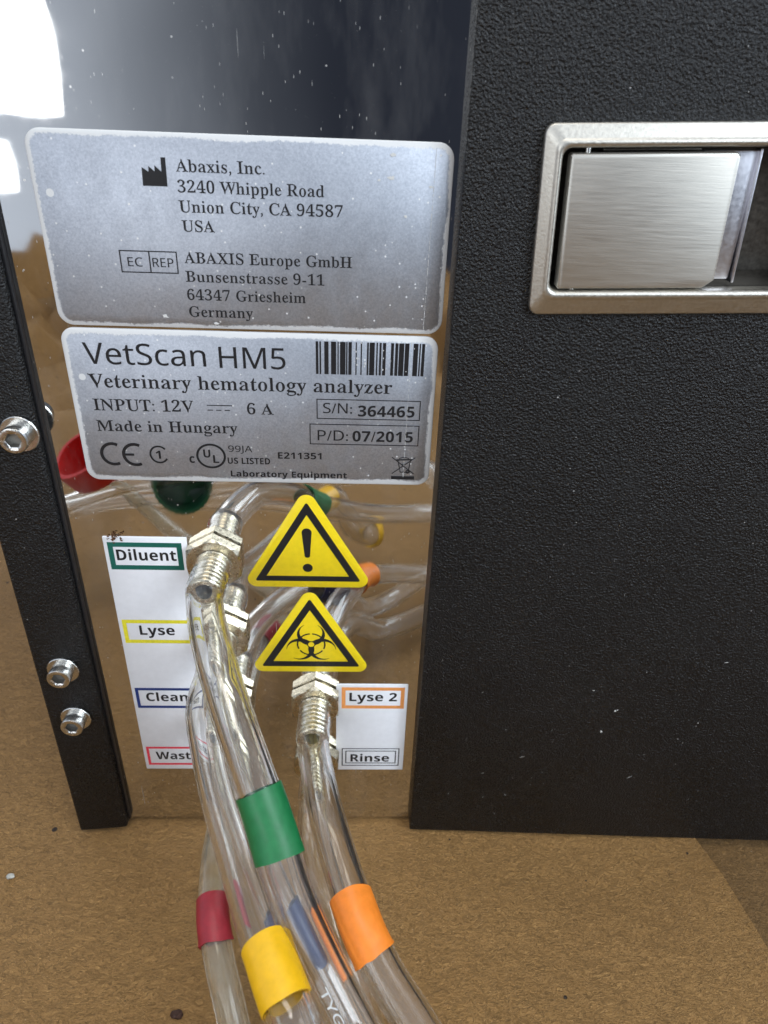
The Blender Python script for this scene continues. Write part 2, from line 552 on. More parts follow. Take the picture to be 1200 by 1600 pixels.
# letter outlines: character number -> (advance, closed outlines as x, y, x, y ... in thousandths)
GLYPHS = {
    'serif': {
        44: (219, [[55,-127,106,-108,139,-79,160,-44,169,26,165,57,144,100,126,111,80,98,59,81,55,66,61,36,97,11,91,-37,69,-76,50,-95]]),
        45: (323, [[280,264,43,264,43,177,280,177]]),
        46: (219, [[109,103,92,101,67,82,57,51,67,20,92,1,109,-1,140,9,159,34,161,51,159,68,140,93]]),
        48: (559, [[324,-8,372,8,417,41,452,84,478,137,496,202,510,358,496,514,478,579,452,632,417,674,373,706,325,722,281,727,235,722,185,705,140,673,105,631,79,579,62,515,49,359,62,202,79,138,105,84,140,41,185,9,245,-11,280,-13],[242,68,225,82,197,133,181,219,174,358,181,497,197,582,225,632,242,646,281,656,319,646,336,632,362,582,379,485,385,358,379,230,362,133,335,82,318,68,280,58]]),
        49: (559, [[512,-2,512,55,390,61,373,73,367,93,366,612,355,647,369,710,356,715,277,715,269,709,262,687,214,679,110,612,49,589,60,573,56,546,100,518,123,522,160,545,209,591,231,624,243,583,242,96,229,70,212,61,95,55,95,-2]]),
        50: (559, [[118,20,165,6,378,6,473,26,496,21,498,10,507,23,509,70,501,105,515,175,507,205,489,187,466,192,459,203,453,199,430,131,401,108,165,104,128,109,232,203,354,328,416,407,463,495,474,558,471,585,454,631,421,668,340,715,259,728,180,716,94,669,58,626,52,570,63,524,71,521,109,530,157,515,159,501,163,580,175,613,194,638,241,657,284,656,319,639,343,605,351,553,338,473,291,383,226,303,107,181,84,120,40,101,35,69,40,5]]),
        51: (559, [[343,3,394,27,436,57,469,95,485,126,498,206,489,262,451,314,381,363,327,382,359,393,400,423,459,495,473,561,464,612,437,652,367,700,308,723,257,728,178,717,121,690,81,662,50,615,53,554,66,547,91,551,155,530,158,516,165,599,177,624,205,649,239,658,281,655,306,645,330,623,345,589,350,547,330,475,290,426,265,409,153,400,148,394,159,390,164,379,142,338,268,334,338,289,359,263,372,231,373,184,366,144,351,114,331,92,297,73,261,64,196,67,145,90,122,121,117,172,108,183,107,173,74,149,40,148,33,110,46,65,88,25,163,-5,243,-13]]),
        52: (559, [[533,-2,532,53,446,67,425,89,421,176,428,195,471,183,540,186,540,252,471,255,428,244,422,264,423,584,415,631,421,702,427,705,413,711,320,714,300,708,291,662,236,626,52,321,42,299,37,260,16,227,16,189,71,198,117,183,244,183,298,195,305,176,299,81,280,67,178,54,178,-2],[235,493,303,621,308,599,305,264,298,244,256,255,86,254]]),
        53: (559, [[299,-6,353,11,400,38,440,73,470,117,484,153,490,196,489,259,481,292,451,348,370,409,305,430,250,437,175,432,141,420,154,606,390,608,401,598,410,554,422,537,429,546,452,550,471,536,478,566,471,680,462,705,458,697,435,694,376,708,95,711,65,440,70,379,86,381,106,361,131,373,165,361,264,360,303,346,337,320,356,289,366,250,367,196,360,153,345,120,314,87,279,70,215,63,165,78,133,112,115,177,103,159,54,143,44,124,46,88,71,44,109,16,166,-5,245,-12]]),
        54: (559, [[375,2,436,39,459,63,492,122,509,191,511,231,493,328,462,376,417,411,359,435,304,441,238,432,202,416,185,399,180,411,186,495,209,569,241,622,279,651,331,660,365,647,388,610,392,542,395,554,445,565,466,583,493,582,496,587,495,634,474,670,397,713,330,729,275,723,226,706,184,679,149,646,97,560,57,414,69,383,58,330,62,245,75,174,98,114,128,67,188,16,237,-5,293,-13],[262,67,245,78,212,118,199,147,180,225,170,334,186,359,232,357,287,372,318,369,360,343,381,306,392,221,380,132,349,79,323,64,296,59]]),
        55: (559, [[186,-4,229,11,247,5,260,22,488,566,501,612,499,651,523,685,523,710,466,695,419,709,156,708,85,688,61,693,55,702,48,667,52,609,41,539,50,510,68,528,92,522,99,511,104,514,119,589,129,604,147,610,433,607,409,563,162,-2]]),
        56: (559, [[362,-4,398,10,457,49,495,97,508,124,517,189,511,232,482,290,422,345,354,386,408,414,477,490,489,549,471,627,440,669,392,703,326,726,285,729,221,722,151,692,105,654,78,609,65,542,76,482,107,430,179,361,130,331,65,264,47,227,41,182,56,108,102,46,138,20,184,-1,273,-15],[216,468,194,496,183,533,185,583,202,623,225,646,264,660,301,659,339,642,362,618,379,575,380,532,372,497,357,471,302,415],[225,62,194,82,169,113,156,154,155,199,165,237,185,267,244,327,361,260,387,230,401,193,397,139,374,94,330,62,278,52]]),
        57: (559, [[285,-8,336,10,378,37,413,70,441,110,473,182,497,305,497,474,483,545,460,604,430,651,391,686,346,712,293,726,210,720,164,701,126,675,96,642,72,603,49,509,50,445,66,383,98,336,143,302,209,279,286,279,346,307,379,347,383,319,374,237,352,155,319,98,278,66,232,57,181,66,144,97,122,144,110,156,96,128,65,119,68,70,105,21,163,-6,227,-14],[240,352,210,366,186,394,171,435,167,488,174,559,198,617,225,642,270,654,319,637,357,585,379,506,387,412,368,368,336,373,274,350]]),
        58: (219, [[109,450,92,448,67,429,57,398,67,367,92,348,109,346,126,348,151,367,161,398,159,415,140,440],[109,103,92,101,67,82,57,51,67,20,92,1,109,-1,140,9,159,34,161,51,159,68,140,93]]),
        65: (650, [[23,-9,94,13,142,-9,166,-9,189,1,180,9,188,26,184,32,125,46,112,55,155,195,329,189,382,206,399,181,432,99,435,67,413,48,336,32,337,-5,388,-10,495,0,542,21,613,-6,664,-5,664,32,622,45,569,81,562,113,495,263,487,298,398,503,374,544,350,661,335,695,306,695,295,673,265,519,249,500,221,486,206,466,136,290,131,241,101,202,66,114,55,61,-12,26,-3,9,-12,1],[254,429,263,479,289,448,356,287,363,265,362,238,324,247,174,243]]),
        66: (659, [[59,-10,142,0,260,-1,319,-9,404,-4,447,8,484,28,563,88,594,135,601,164,604,195,596,240,578,270,546,299,457,358,427,368,518,411,566,482,572,522,564,564,535,619,504,627,483,647,423,673,364,685,305,688,234,678,129,678,58,688,19,683,18,649,96,630,113,618,126,582,127,549,127,407,115,359,127,312,125,91,115,58,19,31,20,-5],[254,398,255,603,271,628,286,634,342,635,387,622,414,602,435,565,441,514,430,457,418,436,377,396,300,385,263,369],[271,51,253,69,254,320,263,352,304,334,376,330,396,321,444,277,465,224,464,149,437,87,391,55,330,46]]),
        67: (697, [[474,-12,517,0,576,31,628,73,658,109,666,132,643,135,638,155,628,154,573,103,529,74,483,54,437,44,343,51,285,82,237,140,202,249,195,337,200,408,205,456,226,524,235,547,280,607,333,640,396,650,423,648,476,632,560,588,610,473,628,462,633,472,642,472,646,462,655,471,659,494,638,623,641,646,655,670,646,690,641,679,633,679,627,689,617,686,594,637,514,677,415,701,346,700,272,681,208,645,155,599,114,545,83,483,60,378,60,301,83,195,114,133,179,55,238,16,305,-11,382,-22]]),
        69: (658, [[68,-10,127,-1,233,0,316,-8,410,-8,590,11,589,25,635,144,646,217,609,218,546,103,532,88,505,73,421,54,327,50,275,53,263,60,253,84,256,308,265,334,304,320,336,319,365,331,379,325,401,267,423,172,458,172,463,211,450,328,463,467,458,519,425,520,378,380,358,373,296,376,264,361,255,390,259,609,276,628,345,632,422,627,507,606,527,590,570,475,595,475,604,524,587,671,582,662,570,660,511,679,404,687,309,687,238,678,131,678,60,688,20,683,19,648,114,622,126,585,128,397,116,350,128,303,128,116,111,55,17,30,17,-5]]),
        71: (756, [[485,-17,517,-5,554,24,601,19,642,37,654,50,647,66,652,226,682,252,751,267,750,300,709,305,649,296,554,295,470,305,405,300,404,266,500,248,518,233,525,199,524,88,508,59,463,35,410,29,347,39,291,72,264,98,232,153,208,223,198,352,208,457,225,514,238,547,283,608,336,640,416,649,468,635,561,587,611,471,628,462,634,472,642,472,647,461,656,470,660,493,638,634,654,670,642,686,642,674,627,689,609,680,593,638,517,677,416,701,344,700,272,680,209,645,157,599,116,546,86,485,62,380,62,301,75,227,116,131,184,54,244,13,316,-15,399,-25]]),
        72: (779, [[58,-10,128,0,232,0,314,-10,364,-5,365,31,289,47,263,63,255,98,254,306,262,338,307,322,461,321,518,338,526,306,521,78,515,61,501,51,415,31,416,-5,456,-10,528,0,647,0,719,-10,759,-5,760,31,664,59,653,120,653,295,667,342,653,400,654,593,675,626,760,648,759,684,719,688,635,678,528,678,468,688,416,683,415,649,504,627,521,603,526,397,518,364,461,381,307,380,262,364,254,385,256,592,277,627,365,649,364,683,314,688,256,679,151,678,70,687,20,683,19,648,111,621,126,592,127,400,113,342,127,295,127,120,126,89,114,57,18,31,19,-5]]),
        73: (388, [[56,-10,151,0,259,-1,330,-10,370,-5,371,30,277,56,260,80,255,102,257,595,265,618,282,631,369,648,368,683,317,688,257,679,150,678,67,688,16,683,16,648,104,632,121,618,127,595,129,112,116,61,15,30,16,-5]]),
        77: (944, [[44,-9,137,0,217,-10,250,3,239,9,239,17,250,23,242,32,180,46,159,63,165,90,165,532,156,582,183,551,336,191,362,150,394,10,401,-1,430,-1,445,32,470,164,486,183,514,197,529,217,671,558,677,597,692,559,692,102,674,54,584,30,585,-5,624,-10,695,0,812,0,871,-9,922,-5,923,30,837,52,819,95,813,592,818,609,832,621,924,648,923,684,883,688,824,678,693,678,673,672,679,648,673,625,620,584,478,248,472,209,446,239,290,608,265,648,264,671,241,677,195,660,149,676,80,687,18,683,17,649,116,624,130,607,130,595,108,569,104,545,104,91,111,65,90,48,30,32,24,23,34,17,34,9,23,3]]),
        78: (735, [[629,-17,634,8,601,208,609,231,630,255,636,278,632,620,646,632,705,647,712,655,703,661,703,670,712,676,691,687,609,678,528,688,495,676,505,670,496,655,506,642,567,630,579,618,574,299,584,245,547,269,289,584,252,616,226,663,199,653,141,676,61,686,29,676,38,670,30,655,32,647,132,584,138,554,111,519,105,495,110,60,99,48,33,32,30,24,39,17,39,9,29,2,62,-10,132,0,225,-9,246,2,237,9,237,17,246,24,238,32,177,47,164,59,167,473,156,529,186,512,452,188,489,157,575,10,598,-19]]),
        80: (622, [[58,-10,128,0,232,0,314,-10,364,-5,365,31,289,47,263,63,255,98,255,294,263,314,316,296,418,308,509,355,554,392,581,438,589,514,573,566,540,607,436,668,377,684,306,687,236,678,130,678,59,688,20,683,19,648,111,621,127,584,127,365,115,319,127,272,127,120,126,89,114,57,18,31,19,-5],[254,366,255,581,262,614,274,628,322,632,363,628,396,617,432,582,451,530,452,458,435,407,421,388,389,367,350,355,300,351,263,335]]),
        82: (704, [[58,-10,128,0,232,0,314,-10,364,-5,365,31,289,47,263,63,255,98,254,293,263,323,297,311,369,235,504,28,510,11,563,23,668,-7,692,-9,713,2,702,17,712,30,654,56,610,96,477,295,461,335,559,401,580,423,597,457,600,530,592,557,560,599,474,655,431,674,381,685,311,687,227,678,132,678,60,688,20,684,19,648,111,621,126,592,127,377,115,330,127,284,127,98,114,57,18,31,19,-5],[254,372,252,607,257,619,281,631,333,632,374,628,407,616,438,594,462,554,470,500,456,432,432,399,362,341,352,338,303,355,263,341]]),
        83: (581, [[94,-21,106,-1,106,25,118,34,140,13,214,-16,276,-24,345,-20,420,7,459,36,489,70,516,130,523,174,513,246,492,298,431,356,220,468,185,505,175,550,185,597,213,630,254,648,320,649,423,600,465,494,482,477,497,486,503,477,514,510,493,648,502,671,498,688,496,678,480,691,458,657,447,654,421,672,343,697,281,704,229,699,169,674,136,648,111,616,88,560,84,517,95,446,113,404,144,368,189,334,382,228,414,188,421,133,402,82,365,48,314,33,238,38,155,77,132,125,97,240,59,239,57,163,74,44,62,8,64,-16]]),
        84: (630, [[184,-10,254,0,383,-1,441,-10,492,-5,492,31,392,56,377,88,376,609,391,645,409,635,459,630,519,611,548,583,578,481,587,473,603,482,609,473,620,495,621,518,614,586,600,632,603,670,599,661,587,659,540,676,468,686,278,678,195,688,99,679,40,659,28,661,24,670,26,632,13,587,6,519,7,496,18,474,25,483,42,474,50,483,80,581,102,608,141,624,212,635,232,645,248,609,247,89,231,57,199,44,133,31,133,-5]]),
        85: (733, [[420,-23,507,-2,571,43,600,84,627,158,634,211,634,608,645,627,698,646,704,655,695,670,704,676,683,687,603,678,523,688,491,676,500,670,491,655,499,646,564,629,582,613,576,588,576,237,569,165,549,111,516,72,470,48,409,40,337,50,298,73,269,115,255,173,254,592,274,627,363,649,362,683,312,688,254,679,149,678,68,687,18,683,17,648,109,621,124,592,125,231,134,144,145,108,180,52,235,12,305,-15,369,-24]]),
        86: (637, [[344,-21,350,-9,382,157,397,177,432,202,444,223,572,556,582,615,647,646,657,655,648,670,657,676,623,687,552,667,504,687,481,688,446,676,455,670,447,655,453,647,520,633,527,618,390,249,385,208,357,240,212,591,213,610,235,633,319,648,318,684,266,688,147,678,99,660,27,685,-25,683,-26,649,34,626,75,597,75,571,95,541,247,182,271,142,300,12,314,-21]]),
        87: (910, [[284,-18,291,-6,335,193,390,236,460,413,470,471,489,454,566,232,588,191,628,-7,635,-19,667,-19,680,17,711,209,762,255,866,570,869,616,929,653,922,670,929,678,895,686,839,665,794,687,772,688,749,678,756,670,749,653,755,646,811,631,815,615,709,283,706,241,681,276,610,480,588,523,571,598,573,614,584,629,659,648,658,683,619,688,573,679,503,678,469,668,387,687,337,683,336,649,402,632,439,614,468,524,462,494,425,471,411,451,338,264,332,223,306,257,190,611,199,631,274,650,273,683,234,687,129,678,82,659,24,685,-27,683,-28,650,30,630,72,601,75,556,86,522,190,216,213,173,239,17,253,-18]]),
        88: (701, [[75,-8,167,10,213,-9,263,-5,264,31,192,46,182,59,204,105,299,239,312,274,343,251,449,73,447,61,432,47,350,30,351,-5,401,-10,482,1,529,25,645,-7,695,-5,695,28,636,55,576,102,564,137,433,347,409,374,405,394,452,427,537,552,562,603,617,631,687,650,686,683,612,686,518,669,471,688,432,683,431,649,498,634,511,624,407,465,394,429,363,452,266,608,281,632,367,648,367,683,316,688,233,678,186,655,68,686,17,683,17,652,24,646,79,624,134,587,154,544,273,356,297,330,302,310,253,277,149,132,125,77,88,55,12,30,13,-5]]),
        97: (512, [[427,-6,472,19,482,36,478,64,436,53,422,74,424,220,415,267,424,313,410,392,383,425,282,478,218,483,156,473,68,386,60,352,69,316,115,301,155,310,169,328,172,344,152,404,170,423,234,429,276,419,300,391,307,294,301,279,262,283,195,260,134,219,111,178,61,170,44,94,54,50,77,25,89,0,113,-9,152,6,175,1,195,9,244,4,283,27,298,53,352,-9,379,-15],[190,59,174,73,164,106,172,154,198,191,301,259,308,241,311,89,298,77,263,72,226,57]]),
        98: (537, [[81,-22,92,-16,135,34,156,44,203,-3,258,-23,312,-22,381,6,434,54,471,116,492,191,495,272,489,319,467,379,432,426,386,458,329,475,272,470,220,444,205,414,194,451,193,606,186,654,186,666,195,670,172,678,80,679,35,687,11,679,12,654,23,644,64,634,74,618,76,596,78,66,59,7,61,-19],[236,41,197,70,192,362,202,398,291,410,337,391,360,357,376,284,376,195,366,124,346,73,320,44,272,31]]),
        99: (437, [[310,-5,362,16,399,45,429,90,404,111,342,73,280,61,235,74,215,88,180,134,161,198,156,279,168,350,180,383,202,412,225,427,253,432,284,426,300,401,302,350,309,333,334,319,368,324,397,340,404,355,399,398,381,425,297,478,260,485,184,470,141,444,106,410,57,326,42,251,51,150,90,68,152,12,190,-4,232,-12]]),
        100: (551, [[250,-14,297,4,321,25,333,61,352,27,331,-17,374,6,407,3,475,12,504,7,525,17,517,24,524,40,521,48,478,57,460,84,462,595,452,654,452,666,463,669,451,675,345,679,298,688,261,679,262,654,269,648,331,630,344,610,346,429,339,409,324,423,319,444,296,461,245,477,196,473,158,460,110,423,64,349,46,276,42,219,50,147,63,104,82,66,120,21,169,-7,208,-16],[211,57,187,84,170,130,163,192,165,288,179,353,200,390,242,411,336,398,346,361,348,93,338,81,255,49]]),
        101: (448, [[276,-10,320,1,362,24,400,58,419,85,425,108,406,118,402,128,319,71,253,68,214,87,184,124,167,178,162,224,169,252,209,238,268,238,327,272,415,253,418,268,397,362,368,415,326,456,299,472,234,484,167,467,114,427,65,353,42,277,51,153,88,68,116,37,149,13,186,-3,229,-11],[161,303,183,392,201,417,220,429,241,432,269,425,291,399,302,365,307,320,298,288,277,295,208,295,168,279]]),
        103: (487, [[308,-212,381,-191,432,-154,460,-108,465,-55,443,14,414,40,343,60,187,66,153,78,145,90,153,113,184,148,251,143,296,153,358,189,392,219,415,258,423,303,417,341,392,402,430,393,462,397,468,403,454,421,472,453,427,459,347,451,270,481,199,481,149,461,103,428,68,392,53,364,44,316,49,278,62,246,83,217,149,163,135,160,114,113,82,91,52,90,39,73,36,52,42,36,68,-1,105,-39,56,-83,29,-94,24,-127,54,-168,91,-194,146,-212,217,-219],[190,196,166,256,159,314,163,362,176,398,204,425,234,432,289,414,309,393,308,289,300,246,275,207,234,195],[158,-154,115,-127,110,-101,126,-74,129,-45,140,-35,338,-45,382,-62,390,-98,380,-122,362,-139,293,-160,239,-163]]),
        104: (567, [[50,-9,142,0,245,-9,272,-6,272,29,219,42,206,59,205,354,215,374,313,400,332,399,348,387,360,354,363,71,363,59,349,42,308,29,304,21,315,16,315,8,303,3,325,-8,373,0,445,0,517,-9,539,3,527,8,527,16,538,21,531,30,493,42,479,59,480,314,475,370,460,411,436,437,396,460,329,471,297,465,247,438,231,424,227,403,214,389,206,409,207,608,200,655,200,666,209,667,197,675,51,687,27,679,26,654,76,635,89,618,95,380,90,58,75,42,23,29,23,-6]]),
        105: (295, [[177,560,193,571,208,594,211,614,208,634,193,658,170,673,150,676,130,673,107,658,92,634,89,614,92,594,107,571,130,556,150,553],[50,-9,119,0,199,-1,245,-9,272,-6,272,29,219,42,207,59,208,391,201,450,210,451,197,459,102,462,55,470,31,461,38,445,30,438,49,425,77,420,89,402,92,69,85,48,76,41,23,29,23,-6]]),
        108: (297, [[50,-9,119,0,199,-1,245,-9,272,-6,272,29,219,42,207,59,208,595,201,666,210,667,197,675,54,686,29,679,28,653,79,635,89,617,92,69,85,48,76,41,23,29,23,-6]]),
        109: (825, [[51,-9,122,0,193,0,240,-8,262,3,251,8,251,16,261,21,254,30,216,42,204,59,204,354,226,374,297,399,317,400,344,387,358,353,358,59,345,42,307,30,299,21,310,16,310,8,299,3,320,-9,379,0,518,-5,528,3,517,8,517,16,528,21,513,36,482,42,470,59,476,356,547,395,582,400,608,387,620,354,623,71,619,49,572,30,565,21,575,16,575,8,564,3,586,-8,645,0,786,-5,796,3,785,8,785,16,796,21,780,36,750,42,737,59,738,314,733,370,719,411,695,437,655,461,588,471,524,449,488,418,477,388,437,433,394,447,371,464,333,472,263,451,228,422,217,393,198,439,198,451,207,451,194,459,52,471,27,463,26,437,76,418,89,401,92,377,90,58,75,42,37,30,29,21,40,16,40,8,29,3]]),
        110: (567, [[50,-9,142,0,245,-9,272,-6,272,29,219,42,206,59,205,354,219,371,313,400,332,399,348,387,360,354,363,71,363,59,349,42,308,29,304,21,315,16,315,8,303,3,325,-8,373,0,445,0,517,-9,539,3,527,8,527,16,538,21,531,30,493,42,479,59,475,370,460,411,441,432,396,460,328,471,266,452,237,432,220,397,200,441,200,451,209,453,197,459,62,470,29,461,27,437,76,418,92,390,92,70,85,48,75,42,23,29,23,-6]]),
        111: (501, [[325,-9,365,17,398,49,443,129,459,229,443,330,397,410,364,442,324,468,250,484,207,479,175,468,102,409,57,329,41,229,57,131,102,51,135,18,176,-8,216,-22,251,-25],[214,37,182,77,166,139,161,230,166,321,182,383,213,424,251,435,286,424,318,383,334,321,340,229,335,138,320,77,288,37,251,27]]),
        112: (553, [[49,-216,96,-208,177,-207,259,-217,298,-213,298,-178,219,-159,207,-141,208,14,220,49,232,18,256,1,300,-15,338,-16,378,-7,413,11,444,37,469,71,501,159,507,210,505,288,495,334,469,393,416,450,343,475,279,467,225,427,219,398,207,384,195,438,195,450,203,452,190,460,52,471,28,463,27,437,79,417,92,380,94,-145,86,-161,20,-180,21,-212],[216,72,206,99,203,354,212,374,252,386,281,404,313,408,342,399,355,388,374,350,387,286,388,194,379,132,362,85,337,58,291,49]]),
        114: (428, [[50,-9,120,0,201,-1,259,-10,298,-6,299,29,219,47,207,68,212,349,215,357,255,363,294,387,309,383,342,348,386,347,405,367,407,401,415,418,402,445,362,461,324,457,233,415,221,398,217,374,198,440,197,451,207,451,194,459,54,471,31,462,38,445,30,437,48,425,76,421,89,396,93,69,86,47,76,41,23,29,23,-6]]),
        115: (429, [[287,-12,340,26,372,89,371,160,358,207,341,230,299,262,180,325,159,348,154,386,166,410,185,424,211,431,249,427,298,406,338,327,365,328,372,363,363,475,342,477,317,453,298,467,232,483,155,475,123,457,97,432,70,373,70,298,89,259,145,213,258,154,284,122,288,95,281,66,254,39,222,32,178,37,122,66,87,151,79,157,70,151,53,157,44,123,55,44,49,10,54,-12,76,-14,92,9,109,14,168,-16,225,-24]]),
        116: (340, [[222,-10,291,21,319,52,337,99,305,116,271,76,236,62,213,71,205,88,204,403,210,420,250,408,312,412,312,465,250,469,208,454,201,485,223,608,218,634,190,636,172,613,126,519,86,464,38,443,28,413,51,412,79,421,85,403,85,106,94,49,110,26,127,19,142,-6,184,-14]]),
        117: (558, [[263,-5,296,7,330,34,332,55,348,71,362,39,338,-4,338,-18,382,6,475,14,514,9,535,20,527,27,534,43,531,50,481,59,469,78,469,390,461,438,461,450,470,454,447,462,364,462,317,471,281,463,281,438,294,428,338,417,351,398,355,93,342,83,245,57,213,71,200,99,198,392,191,439,191,450,200,454,177,462,85,463,51,470,18,461,16,437,69,416,79,396,81,144,90,68,114,27,144,15,169,-10,195,-15]]),
        120: (475, [[41,-9,108,2,153,-9,177,-2,177,23,136,36,129,51,192,138,205,181,222,168,290,45,278,35,226,29,227,-6,254,-9,289,-1,336,23,440,-7,478,-3,480,26,430,52,394,84,331,199,290,243,284,274,330,303,378,364,395,398,466,439,465,464,428,471,369,461,322,471,297,464,296,436,349,420,286,337,272,298,257,310,196,410,207,426,257,434,256,467,216,469,158,437,41,470,2,467,1,434,72,397,99,372,117,328,148,278,189,234,194,203,148,172,92,98,76,65,5,23,6,-1]]),
        121: (447, [[131,-186,162,-189,211,-131,253,-28,284,148,333,193,408,409,448,436,447,464,422,470,374,455,326,471,301,464,300,435,347,422,351,414,280,212,276,174,254,206,175,410,185,424,245,432,245,467,217,472,147,462,99,441,28,469,-11,467,-5,432,29,418,70,390,82,334,152,160,176,119,203,-8,171,-89,132,-139,117,-144,105,-138,97,-91,69,-74,37,-77,0,-116,-1,-138,14,-170,42,-190,78,-196]]),
        122: (436, [[43,-3,126,23,162,3,221,-9,304,-7,375,8,394,6,394,35,417,114,413,162,386,163,377,154,344,79,331,66,296,53,207,45,185,36,194,74,360,378,407,434,410,463,386,463,304,438,257,465,222,472,140,471,51,458,53,438,31,358,37,321,67,320,99,392,116,406,153,415,226,419,250,428,249,415,236,381,95,130,78,84,24,32,17,-2]]),
        32: (278, []),
    },
    'sans': {
        47: (281, [[7,-10,79,-10,275,692,203,692]]),
        48: (572, [[377,4,424,33,461,75,490,128,509,194,524,358,522,425,506,528,465,629,439,664,399,696,331,723,285,726,194,711,147,683,110,641,82,588,63,522,48,358,50,292,66,188,105,87,131,51,171,19,239,-8,285,-11],[255,69,206,92,172,139,144,252,139,358,144,463,172,576,206,623,255,646,285,649,315,646,364,623,398,576,427,463,433,358,427,252,398,138,364,92,315,69,285,67]]),
        49: (572, [[356,-1,356,715,281,715,88,564,135,504,272,621,268,-1]]),
        50: (572, [[521,-1,521,81,159,81,405,332,448,390,478,449,492,534,483,599,455,653,417,687,380,707,337,719,275,725,198,717,131,691,55,640,103,580,200,636,255,647,316,643,350,628,377,604,394,571,400,529,387,458,339,376,47,74,47,-1]]),
        51: (572, [[343,-2,397,16,441,41,487,92,506,133,515,179,510,256,474,319,433,349,346,373,417,402,469,450,493,519,486,605,459,654,415,693,375,711,315,723,244,725,166,711,101,684,48,650,93,589,192,638,273,649,317,644,352,630,379,608,396,578,402,541,394,497,357,444,287,413,153,407,153,395,153,330,259,328,321,319,370,300,403,271,419,230,422,205,415,157,395,119,361,89,337,79,242,65,142,78,44,112,44,28,137,-3,241,-11]]),
        52: (572, [[449,-1,449,161,553,161,553,242,449,242,449,719,356,719,20,237,20,161,362,161,362,-1],[327,551,367,623,362,242,108,242]]),
        53: (572, [[296,-9,370,8,446,52,476,88,505,146,514,185,514,266,497,322,475,360,451,384,391,420,346,432,275,439,166,428,183,633,466,633,466,715,106,715,79,376,124,348,246,363,339,349,362,339,396,309,422,245,422,189,406,140,376,104,332,80,279,68,211,68,131,84,62,113,62,28,144,-1,248,-11]]),
        54: (572, [[366,-3,408,12,456,45,487,81,507,121,524,187,527,230,517,306,495,357,469,392,417,428,354,446,293,448,230,433,182,402,144,364,159,474,198,565,236,607,270,628,357,650,420,649,471,639,471,716,464,718,343,724,274,712,216,689,169,656,132,616,103,567,73,486,56,366,55,264,65,190,86,127,128,63,174,23,229,-1,298,-11],[242,75,189,117,156,179,146,247,158,296,193,340,248,370,300,377,349,370,402,337,431,280,437,230,430,169,398,106,343,72,297,66]]),
        55: (572, [[234,-1,524,646,524,715,43,715,43,633,428,633,135,-1]]),
        57: (572, [[300,2,358,25,405,58,443,98,472,147,508,257,522,409,516,489,501,557,476,613,442,657,402,691,331,720,278,726,225,721,179,707,138,684,104,652,77,613,53,540,51,443,69,376,105,322,157,286,219,268,280,266,325,274,378,300,430,349,420,261,404,200,377,148,338,107,286,78,242,67,171,64,101,76,101,-1,192,-11],[224,344,172,376,144,434,138,484,145,544,178,608,232,642,278,649,333,639,386,596,419,535,430,467,417,418,382,374,327,344,274,337]]),
        58: (219, [[109,460,90,456,66,441,51,417,48,398,51,379,66,355,90,340,109,337,128,340,152,355,167,379,171,398,167,417,152,441,128,456],[109,113,90,109,66,94,51,70,48,51,51,32,66,8,90,-7,109,-11,128,-7,152,8,167,32,171,51,167,70,152,94,128,109]]),
        65: (639, [[92,-1,177,220,458,220,544,-1,639,-1,361,718,278,718,-1,-1],[288,516,318,623,348,525,431,302,207,302]]),
        67: (632, [[491,-4,574,18,574,98,474,76,402,70,314,83,246,120,219,147,180,218,160,306,160,408,168,455,200,534,251,595,283,616,359,640,422,643,491,632,566,605,602,682,530,710,448,724,361,724,283,709,187,659,137,610,99,549,74,479,61,400,61,314,73,234,96,162,131,102,178,53,237,17,307,-4,389,-11]]),
        68: (730, [[296,-1,425,13,480,32,529,57,572,90,607,131,639,189,667,295,670,364,664,450,627,557,587,614,535,658,472,690,399,709,317,715,96,715,96,-1],[188,636,353,633,437,612,502,569,528,540,561,463,573,361,561,259,526,180,469,124,388,90,284,78,188,78]]),
        69: (556, [[497,-1,497,80,188,80,188,333,479,333,480,345,479,413,188,413,188,634,497,634,497,715,96,715,96,-1]]),
        71: (728, [[537,-2,655,26,655,378,406,378,406,296,563,296,563,86,475,71,387,71,295,93,248,121,211,160,184,207,166,262,158,324,159,408,168,455,202,534,258,595,293,616,377,640,446,643,524,632,611,603,645,683,523,718,431,725,343,718,231,680,171,637,123,583,88,518,67,442,60,357,74,232,99,161,137,101,186,53,247,17,320,-4,403,-11]]),
        72: (741, [[188,-1,188,332,552,332,552,-1,644,-1,644,715,552,715,552,413,188,413,188,715,96,715,96,-1]]),
        73: (339, [[299,-1,299,53,215,72,215,641,299,661,299,715,39,715,39,661,123,641,123,72,39,53,39,-1]]),
        74: (273, [[58,-184,110,-160,151,-120,175,-63,183,11,183,715,91,715,91,4,82,-55,57,-89,23,-106,-22,-109,-79,-100,-79,-178,-4,-191]]),
        76: (524, [[500,-1,500,81,188,81,188,715,96,715,96,-1]]),
        77: (907, [[181,-1,181,456,174,625,406,11,411,-1,423,-1,487,-1,727,624,720,460,720,-1,811,-1,811,715,677,715,451,130,231,715,96,715,96,-1]]),
        78: (760, [[181,-1,181,421,173,592,557,-1,664,-1,664,715,578,715,578,298,585,124,202,715,96,715,96,-1]]),
        80: (605, [[188,-1,188,277,310,278,412,297,484,338,529,393,554,481,545,577,514,636,462,680,417,698,339,713,96,715,96,-1],[188,636,346,630,397,614,432,587,453,549,460,500,452,445,428,404,388,377,332,362,188,356]]),
        82: (622, [[188,-1,188,294,328,294,501,-1,608,-1,412,320,467,346,505,375,534,415,552,468,555,511,545,585,515,642,463,683,419,700,345,713,96,715,96,-1],[188,635,352,630,400,616,433,592,453,556,458,482,445,439,420,407,356,378,188,372]]),
